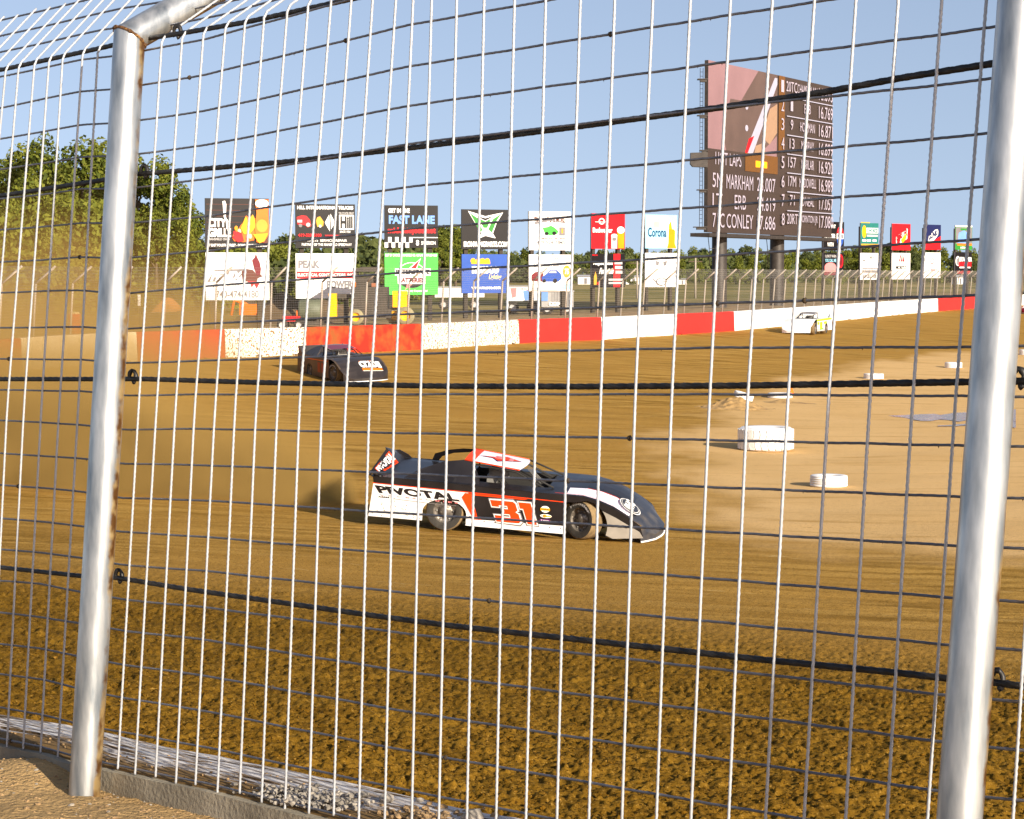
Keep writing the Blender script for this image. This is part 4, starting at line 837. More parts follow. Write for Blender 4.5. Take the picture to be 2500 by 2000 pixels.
# ladder with platforms and the camera box on its left edge
mb = MB(); le = (pl - OS) + Vector((-.46, .5, 0)); zt = HS * .957; XA = Vector((1, 0, 0))
for dx in (-.11, .11): mb.tube([le + XA * dx + Vector((0, 0, .3)), le + XA * dx + Vector((0, 0, zt))], .022, M_STEEL, sides=5)
for z in np.arange(.4, zt, .32): mb.tube([le + XA * -.11 + Vector((0, 0, z)), le + XA * .11 + Vector((0, 0, z))], .016, M_STEEL, sides=4)
mb.build('ladder', sb)
for f_, w_ in ((.89, .80), (.68, .80), (.477, .6), (.247, .80), (.03, 1.05)):
    mb = MB(); q = (pl - OS) + Vector((-w_ / 2, .35, HS * f_)); mb.box(q, (w_, .8, .07), M_STEEL); mb.box(q + Vector((.08, 0, -.12)), (w_ * .7, .6, .16), M_STEEL); mb.build('platform', sb)
mb = MB(); q = (pl - OS) + Vector((-.65, 0, HS * .42)); bx = [(-.66, .56), (-.68, -.28), (-.50, -.50), (.65, -.56), (.65, .60)]
mb.prism([(q.x + a, q.z + b) for a, b in bx], 'y', q.y, .7, M_STEEL); mb.build('speaker_box', sb)
# ------------------------------------------------------------------ trees
def leaf_material(name, c1, c2, c3):
    m = bpy.data.materials.new(name); m.use_nodes = True; nt = m.node_tree; n = nt.nodes; l = nt.links; b = n['Principled BSDF']
    g = n.new('ShaderNodeNewGeometry'); oi = n.new('ShaderNodeObjectInfo'); tc = n.new('ShaderNodeTexCoord')
    z = n.new('ShaderNodeTexNoise'); z.inputs['Scale'].default_value = 0.35; z.inputs['Detail'].default_value = 3; l.new(tc.outputs['Object'], z.inputs['Vector'])
    ad = n.new('ShaderNodeMath'); ad.operation = 'MULTIPLY_ADD'; l.new(g.outputs['Random Per Island'], ad.inputs[0]); ad.inputs[1].default_value = 0.45; l.new(z.outputs['Fac'], ad.inputs[2])
    a2 = n.new('ShaderNodeMath'); a2.operation = 'MULTIPLY_ADD'; l.new(oi.outputs['Random'], a2.inputs[0]); a2.inputs[1].default_value = 0.35; l.new(ad.outputs[0], a2.inputs[2])
    r = n.new('ShaderNodeValToRGB'); e = r.color_ramp.elements; e[0].position = 0.45; e[0].color = (*c1, 1); e[1].position = 1.15 if False else 1.0; e[1].color = (*c3, 1); x = e.new(0.75); x.color = (*c2, 1)
    l.new(a2.outputs[0], r.inputs['Fac']); l.new(r.outputs[0], b.inputs['Base Color']); b.inputs['Roughness'].default_value = 0.7; b.inputs['Specular IOR Level'].default_value = 0.2
    t = n.new('ShaderNodeBsdfTranslucent'); l.new(r.outputs[0], t.inputs['Color']); mx = n.new('ShaderNodeMixShader'); mx.inputs[0].default_value = 0.25
    l.new(b.outputs[0], mx.inputs[1]); l.new(t.outputs[0], mx.inputs[2]); l.new(mx.outputs[0], n['Material Output'].inputs[0]); return m
M_LEAF = leaf_material('foliage_green', (0.028, 0.042, 0.006), (0.095, 0.118, 0.013), (0.19, 0.20, 0.025))
M_LEAF2 = leaf_material('foliage_yellow_green', (0.035, 0.048, 0.007), (0.095, 0.115, 0.014), (0.17, 0.18, 0.026))
M_LEAF3 = leaf_material('foliage_far', (0.026, 0.040, 0.015), (0.062, 0.080, 0.024), (0.105, 0.12, 0.034))
M_BARK = mat('bark', (0.10, 0.07, 0.045), rough=0.95, var=0.4, scale=5)
def crown_mesh(name, h, w, n, ls, m, seed, sparse=0.0, low=0.18):
    r = np.random.default_rng(seed); nb = 20 + int(6 * r.random()); bl = []
    for i in range(nb):
        t = r.random() ** 0.8; z = h * (low + (0.90 - low) * t); rad = w / 2 * (0.45 + 0.75 * math.sin(math.pi * min(1, (t * .85 + .12)))) * (0.4 + 0.5 * r.random()); a = r.random() * 6.28
        d = w / 2 * (1 - t * .75) * r.random() ** .6; bl.append((d * math.cos(a) * 1.15, d * math.sin(a) * 1.15, z, rad * .50, rad * (0.32 + .2 * r.random())))
    bl.append((0, 0, h * .84, w * .20, h * .15)); bl = np.array(bl); vol = bl[:, 3] ** 2; k = r.choice(len(bl), n, p=vol / vol.sum())
    d = r.normal(size=(n, 3)); d /= np.linalg.norm(d, axis=1)[:, None]; rr = (0.55 + 0.5 * r.random(n) ** .6)[:, None]
    c = bl[k, :3] + d * rr * np.stack([bl[k, 3], bl[k, 3], bl[k, 4]], 1); c[:, 2] = np.clip(c[:, 2], h * .03, h * 1.02)
    nn = d * 0.8 + r.normal(size=(n, 3)) * .6 + np.array([0, 0, .25]); nn /= np.linalg.norm(nn, axis=1)[:, None]
    t1 = np.cross(nn, r.normal(size=(n, 3))); t1 /= np.linalg.norm(t1, axis=1)[:, None]; t2 = np.cross(nn, t1); s = (ls * (0.5 + 0.9 * r.random(n)))[:, None]
    v = np.stack([c - t1 * s, c - t2 * s * .6 + nn * s * .15, c + t1 * s, c + t2 * s * .6 + nn * s * .1], 1).reshape(-1, 3)
    me = bpy.data.meshes.new(name); me.vertices.add(4 * n); me.vertices.foreach_set('co', v.ravel()); me.loops.add(4 * n); me.loops.foreach_set('vertex_index', np.arange(4 * n, dtype=np.int32))
    me.polygons.add(n); me.polygons.foreach_set('loop_start', np.arange(n, dtype=np.int32) * 4); me.polygons.foreach_set('loop_total', np.full(n, 4, np.int32)); me.update(calc_edges=True); me.materials.append(m); return me, bl
def tree_proto(name, h, w, n, ls, m, seed, low=.18):
    me, bl = crown_mesh('crown', h, w, n, ls, m, seed, low=low); rn = random.Random(seed); mb = MB()
    mb.tube([(0, 0, -.5), (.05, 0, h * .25), (-.08, .05, h * .55), (0, 0, h * .85)], [h * .022, h * .018, h * .011, h * .003], M_BARK, sides=7)
    for b in bl[:9]:
        z0 = min(b[2] * .75, h * .6); mb.tube([(0, 0, z0), (b[0] * .5, b[1] * .5, (z0 + b[2]) / 2 + .1), (b[0], b[1], b[2])], [h * .010, h * .006, h * .002], M_BARK, sides=5)
    return me, mb
TREEMESH = {}
def tree(kind, spec, px, ytop, Z, label, group, name='broadleaf_tree'):
    """kind caches its meshes; scale fits the photo's height"""
    if kind not in TREEMESH:
        me, mb = tree_proto(name, *spec); o1 = bpy.data.objects.new('crown', me); C.objects.link(o1); o2 = mb.build('trunk'); TREEMESH[kind] = (me, o2.data, spec[0]); bpy.data.objects.remove(o1); bpy.data.objects.remove(o2)
    cm, tm, h0 = TREEMESH[kind]; top = P(px, ytop, Z); g = float(field_z(np.array([top.x]), np.array([top.y]))[0]); s = max(2.0, top.z - g) / h0
    t = empty(name, (top.x, top.y, g), label, 'tree', group, rot=(0, 0, random.random() * 6.28)); t.scale = (s * random.uniform(.9, 1.15), s * random.uniform(.9, 1.15), s)
    for nm, me in (('crown', cm), ('trunk', tm)):
        o = bpy.data.objects.new(nm, me); C.objects.link(o); o.parent = t
    return t
near_specs = [(14, 6.4, 11000, .19, M_LEAF, 21, .06), (14, 5.2, 9000, .19, M_LEAF2, 22, .06), (14, 7.6, 13000, .20, M_LEAF, 23, .05)]
GL = 'tall trees behind the fence on the left'
LL = {4: 'lower tree crown between two taller ones left of the left post', 0: 'tree just outside the left edge with a few leaves reaching in', 2: 'second tree from the left edge, its crown lower than its neighbours', 10: 'bushy tree directly right of the left post at half height', 11: 'low tree in the haze at the far left under the cable', 12: 'low hazy tree under the broad rounded one', 13: 'low tree squeezed against the left side of the left post', 14: 'low bushy tree halfway between the left post and the burger billboard', 15: 'lowest tree beside the left edge of the burger billboard', 6: 'slender tree behind the left post'}
for i, (px, yt, Z, lb) in enumerate([(-70, 365, 178, None), (8, 382, 172, 'pale dusty green tree cut by the left edge of the picture'), (58, 345, 165, None), (108, 322, 160, 'broad rounded tree with the densest crown in the left row'), (158, 395, 158, None), (202, 330, 170, 'narrow tall tree with airy crown left of the left post'), (250, 332, 176, 'slender tree half hidden behind the left post'),
        (330, 372, 165, 'tree with small tuft on top just right of the left post'), (390, 376, 162, 'loose crowned tree between the left post and the burger billboard'), (436, 440, 160, 'shorter tree at the right end of the tall left row'), (300, 455, 150, None), (30, 470, 150, None), (125, 470, 148, None), (210, 480, 150, None), (380, 505, 150, None), (450, 520, 155, None)]):
    tree('n%d' % (i % 3), near_specs[i % 3], px, yt, Z, lb or LL[i], GL)
far_specs = [(10, 8.5, 4200, .27, M_LEAF3, 31, .04), (10, 10, 4800, .28, M_LEAF3, 32, .03), (10, 7, 3600, .27, M_LEAF2, 33, .04), (10, 9, 4200, .27, M_LEAF, 34, .03)]
GF = 'trees in the far treeline beyond the field'
LF = 'green broadleaf tree in the far treeline beyond the field'
prof = [(460, 560), (500, 575), (560, 590), (640, 600), (690, 566), (760, 600), (830, 612), (880, 608), (940, 612), (1020, 575), (1070, 548), (1110, 546), (1150, 590), (1220, 606), (1290, 600), (1340, 612), (1420, 612), (1480, 606), (1560, 606), (1640, 607), (1670, 603), (1720, 598), (1780, 606), (1835, 593), (1880, 602), (1960, 604), (2040, 605), (2080, 592), (2130, 602), (2180, 592), (2240, 590), (2300, 600), (2400, 598), (2480, 600), (2560, 600)]
rn = random.Random(5); x = 440
while x < 2620:
    yt = np.interp(x, [p[0] for p in prof], [p[1] for p in prof]) + rn.uniform(-3, 9); Z = rn.uniform(500, 600) if x > 1000 else rn.uniform(260, 330)
    k = rn.randrange(4); tree('f%d' % k, far_specs[k], x, yt, Z, LF, GF); x += rn.uniform(24, 36) * (1.5 if x < 1000 else 1.0)
x = 455
while x < 2620:
    yt = np.interp(x, [p[0] for p in prof], [p[1] for p in prof]) + rn.uniform(18, 40); k = rn.choice([2, 2, 3, 0]); tree('f%d' % k, far_specs[k], x, yt, rn.uniform(430, 480) if x > 1000 else rn.uniform(225, 250), LF, GF); x += rn.uniform(30, 62) * (1.3 if x < 1000 else 1)
for px, yt, Z, k, lb in ((1078, 548, 250, 'n1', 'tall slim green tree between the green and the blue billboards'), (1112, 546, 262, 'n0', 'taller dark tree just left of the blue billboard'), (862, 640, 175, 'f2', 'small bright yellow-green bush left of the green billboard'), (836, 660, 180, 'f2', 'low yellow-green bush behind the black loader')):
    tree(k, near_specs[int(k[1])] if k[0] == 'n' else far_specs[int(k[1])], px, yt, Z, lb, None)
# low growth that closes the foot of the far trees
def scrub(name, pts, hgt, dep, n, ls, m, label, seed):
    r = np.random.default_rng(seed); pts = np.array(pts); t = r.random(n) * (len(pts) - 1); i = np.clip(t.astype(int), 0, len(pts) - 2); f = (t - i)[:, None]
    c = pts[i] * (1 - f) + pts[i + 1] * f; xy = c + np.stack([r.normal(size=n) * 2, r.normal(size=n) * dep], 1)
    g = field_z(xy[:, 0], xy[:, 1]); hh = hgt * (0.5 + 0.9 * vnoise(xy[:, 0], xy[:, 1] * 0, 6.0, seed)); z = g + hh * r.random(n)
    c3 = np.stack([xy[:, 0], xy[:, 1], z], 1); nn = r.normal(size=(n, 3)) + np.array([0, -.6, .3]); nn /= np.linalg.norm(nn, axis=1)[:, None]; t1 = np.cross(nn, r.normal(size=(n, 3))); t1 /= np.linalg.norm(t1, axis=1)[:, None]; t2 = np.cross(nn, t1); s = (ls * (.5 + r.random(n)))[:, None]
    v = np.stack([c3 - t1 * s, c3 - t2 * s * .6, c3 + t1 * s, c3 + t2 * s * .6], 1).reshape(-1, 3)
    me = bpy.data.meshes.new(name); me.vertices.add(4 * n); me.vertices.foreach_set('co', v.ravel()); me.loops.add(4 * n); me.loops.foreach_set('vertex_index', np.arange(4 * n, dtype=np.int32)); me.polygons.add(n); me.polygons.foreach_set('loop_start', np.arange(n, dtype=np.int32) * 4); me.polygons.foreach_set('loop_total', np.full(n, 4, np.int32)); me.update(calc_edges=True); me.materials.append(m)
    o = bpy.data.objects.new(name, me); C.objects.link(o); tag(o, label, 'bushes', None, 'stuff')
def xy_(px, Z): return ((px - CX) / F * Z, Z)
scrub('undergrowth', [xy_(-200, 150), xy_(150, 152), xy_(480, 160)], 7.5, 3.0, 34000, .22, M_LEAF, 'tangled undergrowth closing the foot of the tall trees on the left', 61)
scrub('far_undergrowth', [xy_(440, 240), xy_(1000, 260), xy_(1010, 480), xy_(1700, 500), xy_(2650, 520)], 5.5, 8.0, 26000, .5, M_LEAF3, 'low bushes closing the foot of the far treeline', 62)

# ------------------------------------------------------------------ late model race cars
M_RUB = mat('tyre_rubber', (0.035, 0.030, 0.024), rough=0.85, var=0.3, scale=8, bump=0.3); M_CLAY = mat('clay_caked_tread', (0.22, 0.15, 0.07), rough=0.95, var=0.3, scale=12, bump=0.5)
M_RIM = mat('muddy_rim', (0.14, 0.12, 0.10), rough=0.6, metal=0.5, var=0.5, scale=9, col2=(0.45, 0.40, 0.33), thr=(.55, .62)); M_IN = mat('dark_interior', (0.02, 0.018, 0.016), rough=0.8, var=0.3)
M_CAGE = mat('grey_tube', (0.25, 0.24, 0.22), rough=0.5, metal=0.3)
def wheel(parent, x, y, r, hw, steer=0.0, lettering=False):
    e = bpy.data.objects.new('wheel', None); C.objects.link(e); e.parent = parent; e.location = (x, y, r); e.rotation_euler = (0, 0, steer)
    s = -1 if y < 0 else 1; mb = MB()
    mb.lathe([(r * .60, s * hw * .92), (r * .72, s * hw * 1.04), (r * .93, s * hw * 1.0)], M_RUB, seg=40); mb.lathe([(r * .93, s * hw), (r, s * hw * .82), (r, 0), (r, -s * hw * .82), (r * .93, -s * hw)], M_CLAY, seg=40); mb.lathe([(r * .93, -s * hw), (r * .6, -s * hw)], M_RUB, seg=40)
    if lettering:
        v, f = text_mesh('Hoosier', .03); th = [2.4 - 1.9 * a for a in v[:, 0]]; rr = [r * (.74 + .15 * b) for b in v[:, 1]]
        mb.add([(q * math.cos(t), s * (hw * 1.045), q * math.sin(t)) for t, q in zip(th, rr)], f, K['lgrey'])
    t_ = mb.build('tyre', e); mb = MB()
    mb.lathe([(r * .62, s * hw * .93), (r * .60, s * hw * .6), (r * .34, s * hw * .42), (r * .30, s * hw * .70), (r * .10, s * hw * .78), (0.001, s * hw * .78)], M_RIM, seg=28)
    for k in range(6):
        a = k * math.pi / 3; mb.lathe([(0.018, s * hw * .42), (0.018, s * hw * .60), (0.001, s * hw * .60)], M_CAGE, c=(r * .45 * math.cos(a), 0, r * .45 * math.sin(a)), seg=8)
    mb.build('rim', e); return e
def late_model(name, label, loc, yaw, roll, pitch, lift, sch, detail, steer=0.0):
    root = empty(name, loc, label, 'race car', 'late model race cars on the dirt track', rot=(0, 0, yaw)); RB = Euler((roll, pitch, 0)); OFFB = Vector((0, 0, lift)); WY = 0.96
    def part(mb, nm, par=None, lab=None):
        return mb.build(nm, par or root, None if par else OFFB, None if par else RB, label=lab)
    side_t = [(-2.77, .955), (-2.0, .955), (-1.0, .935), (0, .91), (1.0, .905)]; top = lambda x: float(np.interp(x, [-2.77, -2.0, -1.0, 0, 1.0, 1.32, 1.6, 1.9, 2.2, 2.45, 2.65, 2.78], [.955, .955, .935, .91, .905, .90, .84, .735, .58, .43, .30, .22]))
    arc = lambda cx, r, a0, a1, n, k=1.0: [(cx + r * math.cos(t), .36 + r * k * math.sin(t)) for t in np.linspace(a0, a1, n)]
    for s in (-1, 1):       # sides
        mb = MB(); zb = .19
        rear = [(-2.80, zb + .0)] + [(-1.32 - .43, zb)] + arc(-1.32, .43, math.pi * 1.05, math.pi * .5, 8, .62) + [(-1.32, .80), (-2.72, .83)]
        mid = [(-1.32, .80)] + arc(-1.32, .43, math.pi * .5, -math.pi * .05, 8, .62) + [(-.90, zb + .02), (-.62, zb + .10), (-.88, .80)]
        mb.prism(rear, 'y', s * WY, -s * .015, sch['quarter']); mb.prism([(-1.3201, .80)] + mid[1:], 'y', s * WY, -s * .015, sch['quarter'])
        part(mb, 'quarter_panel')
        mb = MB(); mb.prism([(-2.72, .83), (-.4, .80), (1.0, .775), (1.0, .905), (0, .91), (-1.0, .935), (-2.0, .955), (-2.74, .955)], 'y', s * (WY - .002), -s * .015, sch['upper']); part(mb, 'upper_side_panel')
        mb = MB(); mb.prism([(-.88, .80), (-.62, zb + .10), (.98, zb + .12), (1.02, .775), (-.4, .80)], 'y', s * WY, -s * .015, sch['door']); dr = part(mb, 'door_panel')
        mb = MB(); mb.prism([(-.90, zb - .02), (.98, zb - .02), (.98, zb + .13), (-.62, zb + .11), (-.88, zb + .11)], 'y', s * (WY + .006), -s * .02, sch['skirt'])
        for k in range(9): mb.lathe([(.012, s * (WY + .012)), (.001, s * (WY + .016))], M_RUB, c=(-.75 + k * .21, 0, zb + .085), seg=8)
        part(mb, 'side_skirt')
        # nose lower quarter, with wheel opening
        mb = MB(); op = arc(1.34, .47, math.pi * .46, -math.pi * .12, 8)
        mb.prism([(1.02, .775), (1.0, .905)] + [(x, top(x)) for x in (1.32, 1.6, 1.9, 2.2, 2.42)] + [(2.50, .22), (1.92, .16)] + op[::-1] + [(1.34 - .18, .775)], 'y', s * (WY - .003), -s * .015, sch['edge'] if sch['nose_low'] is GRYN else sch['nose_low'])
        if sch['nose_low'] is GRYN: mb.prism([(1.70, .66), (1.95, .56), (2.42, .33), (2.50, .22), (1.92, .16)] + arc(1.34, .47, -math.pi * .10, math.pi * .20, 6), 'y', s * (WY + .001), -s * .012, GRYN); part(mb, 'front_fender')
        if detail and s < 0: detail['side'](root, mb, part, WY)
    # rear deck and cockpit surround
    mb = MB(); zz = lambda x: top(x)
    def sheet(pts, m): mb.add(pts, [tuple(range(len(pts)))], m); mb.add([Vector(p) - Vector((0, 0, .012)) for p in pts], [tuple(range(len(pts)))[::-1]], m)
    for s in (-1, 1): sheet([(-2.77, s * WY, .955), (-1.0, s * WY, .935), (-1.0, s * .62, .95), (-2.77, s * .62, .975)], sch['deck']); sheet([(-1.0, s * WY, .935), (.62, s * WY, .905), (.62, s * .62, .93), (-1.0, s * .62, .95)], sch['deck'])
    sheet([(-2.77, -.62, .975), (-1.0, -.62, .95), (-1.0, .62, .95), (-2.77, .62, .975)], sch['deck']); part(mb, 'rear_deck')
    # hood and nose loft
    st = [.60, 1.0, 1.32, 1.6, 1.9, 2.2, 2.45, 2.65, 2.78]; hw = [WY, WY, WY, WY, WY, .955, .90, .78, .56]; bulge = [.03, .04, .06, .09, .11, .10, .08, .05, .03]
    mb = MB(); prof_ = [-1, -.93, -.48, -.3, 0, .3, .48, .93, 1]; vv = []
    for x_, h_, b_ in zip(st, hw, bulge):
        for q in prof_: vv.append((x_ + (-.10 * (abs(q) ** 2) if x_ > 2.5 else 0), q * h_, top(x_) + b_ * (1 - abs(q) ** 2.2)))
    n9 = len(prof_)
    for i in range(len(st) - 1):
        for j in range(n9 - 1):
            m_ = sch['hood'];
            if j in (0, 7): m_ = sch['edge']
            elif j in ((1,) if sch['nose_low'] is GRYN else (1, 6)) and 0 < i < 5: m_ = sch['shoulder']
            if i >= 5: m_ = sch['nose']
            mb.add([vv[i * n9 + j], vv[(i + 1) * n9 + j], vv[(i + 1) * n9 + j + 1], vv[i * n9 + j + 1]], [(0, 1, 2, 3)], m_, True)
    k = len(st) - 1; fr = [vv[k * n9 + j] for j in range(n9)]; r0 = [vv[(k - 2) * n9], vv[(k - 1) * n9]] + fr + [vv[(k - 1) * n9 + 8], vv[(k - 2) * n9 + 8]]
    lo = [(p[0] - .01, p[1] * .985, .13) for p in r0]; mb.add(r0 + lo, [(i, i + 1, len(r0) + i + 1, len(r0) + i) for i in range(len(r0) - 1)], sch['nose'])
    hood = part(mb, 'hood'); mb = MB(); mb.tube([(p[0] + .01, p[1], .125) for p in lo], .018, sch['lip'], sides=6); part(mb, 'nose_lip')
    if detail and 'nose' in detail: detail['nose'](hood, top, WY)
    # roof
    mb = MB(); RX0, RX1, RH = -1.05, .02, .54; vv = []
    for i, t in enumerate(np.linspace(0, 1, 7)):
        for q in np.linspace(-1, 1, 7):
            vv.append((RX0 + (RX1 - RX0) * t + .09 * t * (1 - q * q), q * (RH - .03 * t), 1.315 - .115 * t + .03 * (1 - q * q) - .0))
    for i in range(6):
        for j in range(6):
            mm = sch['roof_edge'] if (i == 0) else sch['roof']
            mb.add([vv[i * 7 + j], vv[(i + 1) * 7 + j], vv[(i + 1) * 7 + j + 1], vv[i * 7 + j + 1]], [(0, 1, 2, 3)], mm, True)
    for s in (-1, 1): mb.tube([(RX0, s * RH, 1.315), ((RX0 + RX1) / 2, s * (RH - .01), 1.26), (RX1, s * (RH - .03), 1.2)], .013, sch['roof_edge'], sides=6)
    roof = part(mb, 'roof')
    if detail and 'roof' in detail: detail['roof'](roof, RX0, RX1, RH)
    for s in (-1, 1):      # sail panels sweep from the roof to the deck
        mb = MB(); po = [(-1.08, s * .54, 1.31), (-.88, s * .545, 1.29), (-.72, s * .70, 1.02), (-.68, s * .86, .94), (-1.2, s * .90, .945), (-2.15, s * .88, .96), (-1.85, s * .74, 1.12), (-1.45, s * .60, 1.26)]
        if s > 0: po = [(-1.08, s * .54, 1.31), (-.90, s * .545, 1.29), (-1.1, s * .60, 1.24), (-1.5, s * .66, 1.18), (-1.75, s * .74, 1.08), (-1.85, s * .86, .96), (-1.98, s * .86, .96), (-1.9, s * .74, 1.12), (-1.6, s * .62, 1.24), (-1.3, s * .56, 1.30)]
        mb.add(po, [tuple(range(len(po)))], sch['sail']); mb.add([Vector(p) - Vector((0, s * .015, 0)) for p in po], [tuple(range(len(po)))[::-1]], sch['sail']); part(mb, 'sail_panel')
    mb = MB()
    for s in (-1, 1): mb.tube([(RX1 + .02, s * (RH - .03), 1.19), (.70, s * .60, .94)], .018, M_IN, sides=6); part(mb, 'roof_strut'); mb = MB()
    for y_ in (-.16, -.08, 0, .08): mb.tube([(RX1 + .09, y_ - .1, 1.20), (.40, y_ - .12, .93)], .006, M_CAGE, sides=4)
    part(mb, 'windshield_bars')
    mb = MB(); mb.box((-.22, 0, .42), (1.62, 1.24, .03), M_IN); mb.box((-1.02, 0, .68), (.03, 1.24, .52), M_IN); mb.box((.60, 0, .68), (.03, 1.24, .50), M_IN)
    for s in (-1, 1): mb.box((-.2, s * .615, .68), (1.6, .02, .5), M_IN)
    part(mb, 'cockpit'); mb = MB()
    for s in (-1, 1): mb.tube([(-.95, s * .5, .45), (-.95, s * .48, 1.24), (-.05, s * .46, 1.15), (.5, s * .5, .9)], .022, M_IN, sides=6)
    mb.tube([(-.95, -.48, 1.24), (-.95, .48, 1.24)], .022, M_IN, sides=6); mb.tube([(-.05, -.46, 1.15), (-.05, .46, 1.15)], .022, M_IN, sides=6); part(mb, 'roll_cage')
    mb = MB(); mb.box((-.62, .12, .72), (.12, .5, .5), M_CAGE); mb.box((-.58, .12, 1.02), (.14, .42, .16), M_CAGE); mb.box((-.42, -.10, 1.02), (.34, .04, .12), M_CAGE); mb.box((-.35, .12, .52), (.45, .48, .1), M_IN); part(mb, 'seat')
    # rear spoiler
    mb = MB(); spo = sch.get('bent', False)
    y0 = -.10 if spo else -WY + .06
    pts = [(-2.74, y0, .96), (-2.50, y0, .965), (-2.66, y0, 1.26)] ; a_ = [(-2.52, y0, .965), (-2.70, y0, 1.34 if spo else 1.25), (-2.70, WY - .04, 1.08 if spo else 1.23), (-2.52, WY - .04, .965)]
    mb.add(a_, [(0, 1, 2, 3)], sch['spoiler']); mb.add([Vector(p) - Vector((.02, 0, 0)) for p in a_], [(3, 2, 1, 0)], sch['spoiler'])
    mb.prism([(-2.74, .96), (-2.40, .955), (-2.48, 1.02), (-2.66, 1.10), (-2.74, 1.09)] if spo else [(-2.74, .96), (-2.30, .955), (-2.40, 1.05), (-2.66, 1.27), (-2.74, 1.25)], 'y', WY - .04, .012, sch['spoiler'])
    if not spo: mb.prism([(-2.74, .96), (-2.30, .955), (-2.40, 1.05), (-2.66, 1.27), (-2.74, 1.25)], 'y', -WY + .05, .012, sch['spoiler'])
    sp = part(mb, 'spoiler')
    if spo: detail['spoiler'](part, sp)
    for x_, y_, st_ in ((-1.32, -.80, 0), (-1.32, .80, 0), (1.34, -.80, steer), (1.34, .80, steer)): wheel(root, x_, y_, .365, .17 if x_ < 0 else .15, st_, lettering=bool(detail) and x_ > 0 and y_ < 0)
    return root
def side_art(par, y, s=-1):
    return lambda mb: Art(mb, lambda u, v, l: Vector((u, y - l, v)))
ORG = paint(238, 66, 16); WHT = mat('car_white', (0.80, 0.78, 0.76), rough=0.35, var=0.06, scale=2, col2=(0.70, 0.62, 0.50), thr=(.60, .85), coat=.3); BLK = mat('car_black', (0.014, 0.012, 0.013), rough=0.34, var=0.4, scale=2, coat=.08, spec=.35)
SMK = mat('smoky_nose', (0.035, 0.038, 0.050), rough=0.42, var=0.3, scale=2.5, spec=.35, col2=(0.11, 0.095, 0.08), thr=(.5, .75)); GRYN = mat('dusty_grey_fender', (0.30, 0.27, 0.23), rough=0.5, var=0.2, scale=3); PBLUE = paint(92, 128, 184); LILAC = paint(232, 226, 238)
def side31(root, _mb, part, WY):
    mb = MB(); a = Art(mb, lambda u, v, l: Vector((u, -(WY + .002) - l * .5, v)))
    a.poly([(-2.735, .832), (-2.735, .818), (-.4, .786), (1.0, .762), (1.0, .776), (-.4, .801)], ORG)
    a.text('PIVOTAL', -2.60, .79, -1.02, .645, BLK, shear=-.10, bold=.05, rise=.035)
    a.text('A C C E S S O R I E S', -2.6, .60, -1.05, .625, K['pink'], rise=.03); a.text('ASSM', -2.62, .59, -2.40, .56, BLK); a.poly([(-2.35, .565), (-1.55, .535), (-1.1, .53), (-1.1, .522), (-1.55, .527), (-2.35, .557)], K['grey'])
    a.poly([(-.93, .785), (.28, .765), (.20, .75), (-.78, .755), (-.60, .30), (-.74, .30), (-.99, .70)], ORG)
    a.poly([(-.80, .745), (.34, .735), (.34, .72), (-.66, .30), (-.66, .30)], BLK)
    # the number, slanted, outlined
    def slab(pts, m, g=0): a.poly([(x_ + .0, z_) for x_, z_ in pts], m)
    sh = lambda x_, z_: (x_ - (z_ - .30) * .36, z_)
    three = [(-.52, .70), (-.08, .70), (-.04, .66), (-.04, .54), (-.09, .505), (-.04, .47), (-.04, .34), (-.09, .30), (-.52, .30), (-.52, .42), (-.38, .42), (-.38, .39), (-.22, .39), (-.22, .455), (-.34, .455), (-.34, .55), (-.22, .55), (-.22, .61), (-.38, .61), (-.38, .58), (-.52, .58)]
    one = [(.02, .70), (.26, .70), (.26, .30), (.08, .30), (.08, .58), (.02, .58)]
    off_ = .22
    for grow, m in ((.030, K['grey']), (.016, W_), (0, ORG)):
        for shp in (three, one):
            cx_ = sum(p[0] for p in shp) / len(shp); out = []
            for i in range(len(shp)):
                p0 = Vector(shp[i - 1]); p1 = Vector(shp[i]); p2 = Vector(shp[(i + 1) % len(shp)]); e1 = (p1 - p0).normalized(); e2 = (p2 - p1).normalized(); nrm = Vector((-e1.y, e1.x)) + Vector((-e2.y, e2.x))
                q = p1 + nrm * (grow); out.append(sh(q.x + off_, q.y))
            slab(out, m)
    for (u, v, w, h_, c, tx, tc_) in ((.62, .60, .16, .05, K['yellow'], 'DIRT RACING', BLK), (.60, .50, .20, .035, K['yellow'], 'LUCAS', K['blue'])):
        pass
    a.ell(.62, .61, .085, .062, W_); a.rect(.53, .585, .71, .632, K['yellow']); a.text('LATE MODELS', .545, .595, .695, .622, BLK, bold=.02)
    a.ell(.64, .485, .11, .035, W_); a.ell(.62, .485, .04, .028, K['amber']); a.text('AUTO', .545, .474, .61, .496, K['maroon']); a.rect(.66, .475, .74, .495, K['yellow'])
    a.rect(.53, .385, .72, .425, K['purple']); a.text('X', .55, .39, .575, .42, W_); a.text('pression', .59, .395, .70, .415, W_)
    rn3 = random.Random(8)
    for _k in range(150):      # mud spatter low on the side
        x_ = rn3.choice([rn3.gauss(-.75, .35), rn3.gauss(-2.2, .3), rn3.uniform(-2.7, .95)]); z_ = .21 + abs(rn3.gauss(0, .13)); r_ = rn3.uniform(.004, .013)
        if -1.76 < x_ < -.89: continue
        a.l = .006; a.ell(min(.95, max(-2.72, x_)), z_, r_, r_ * .8, M_CLAY, 7)
    o = part(mb, 'decals')
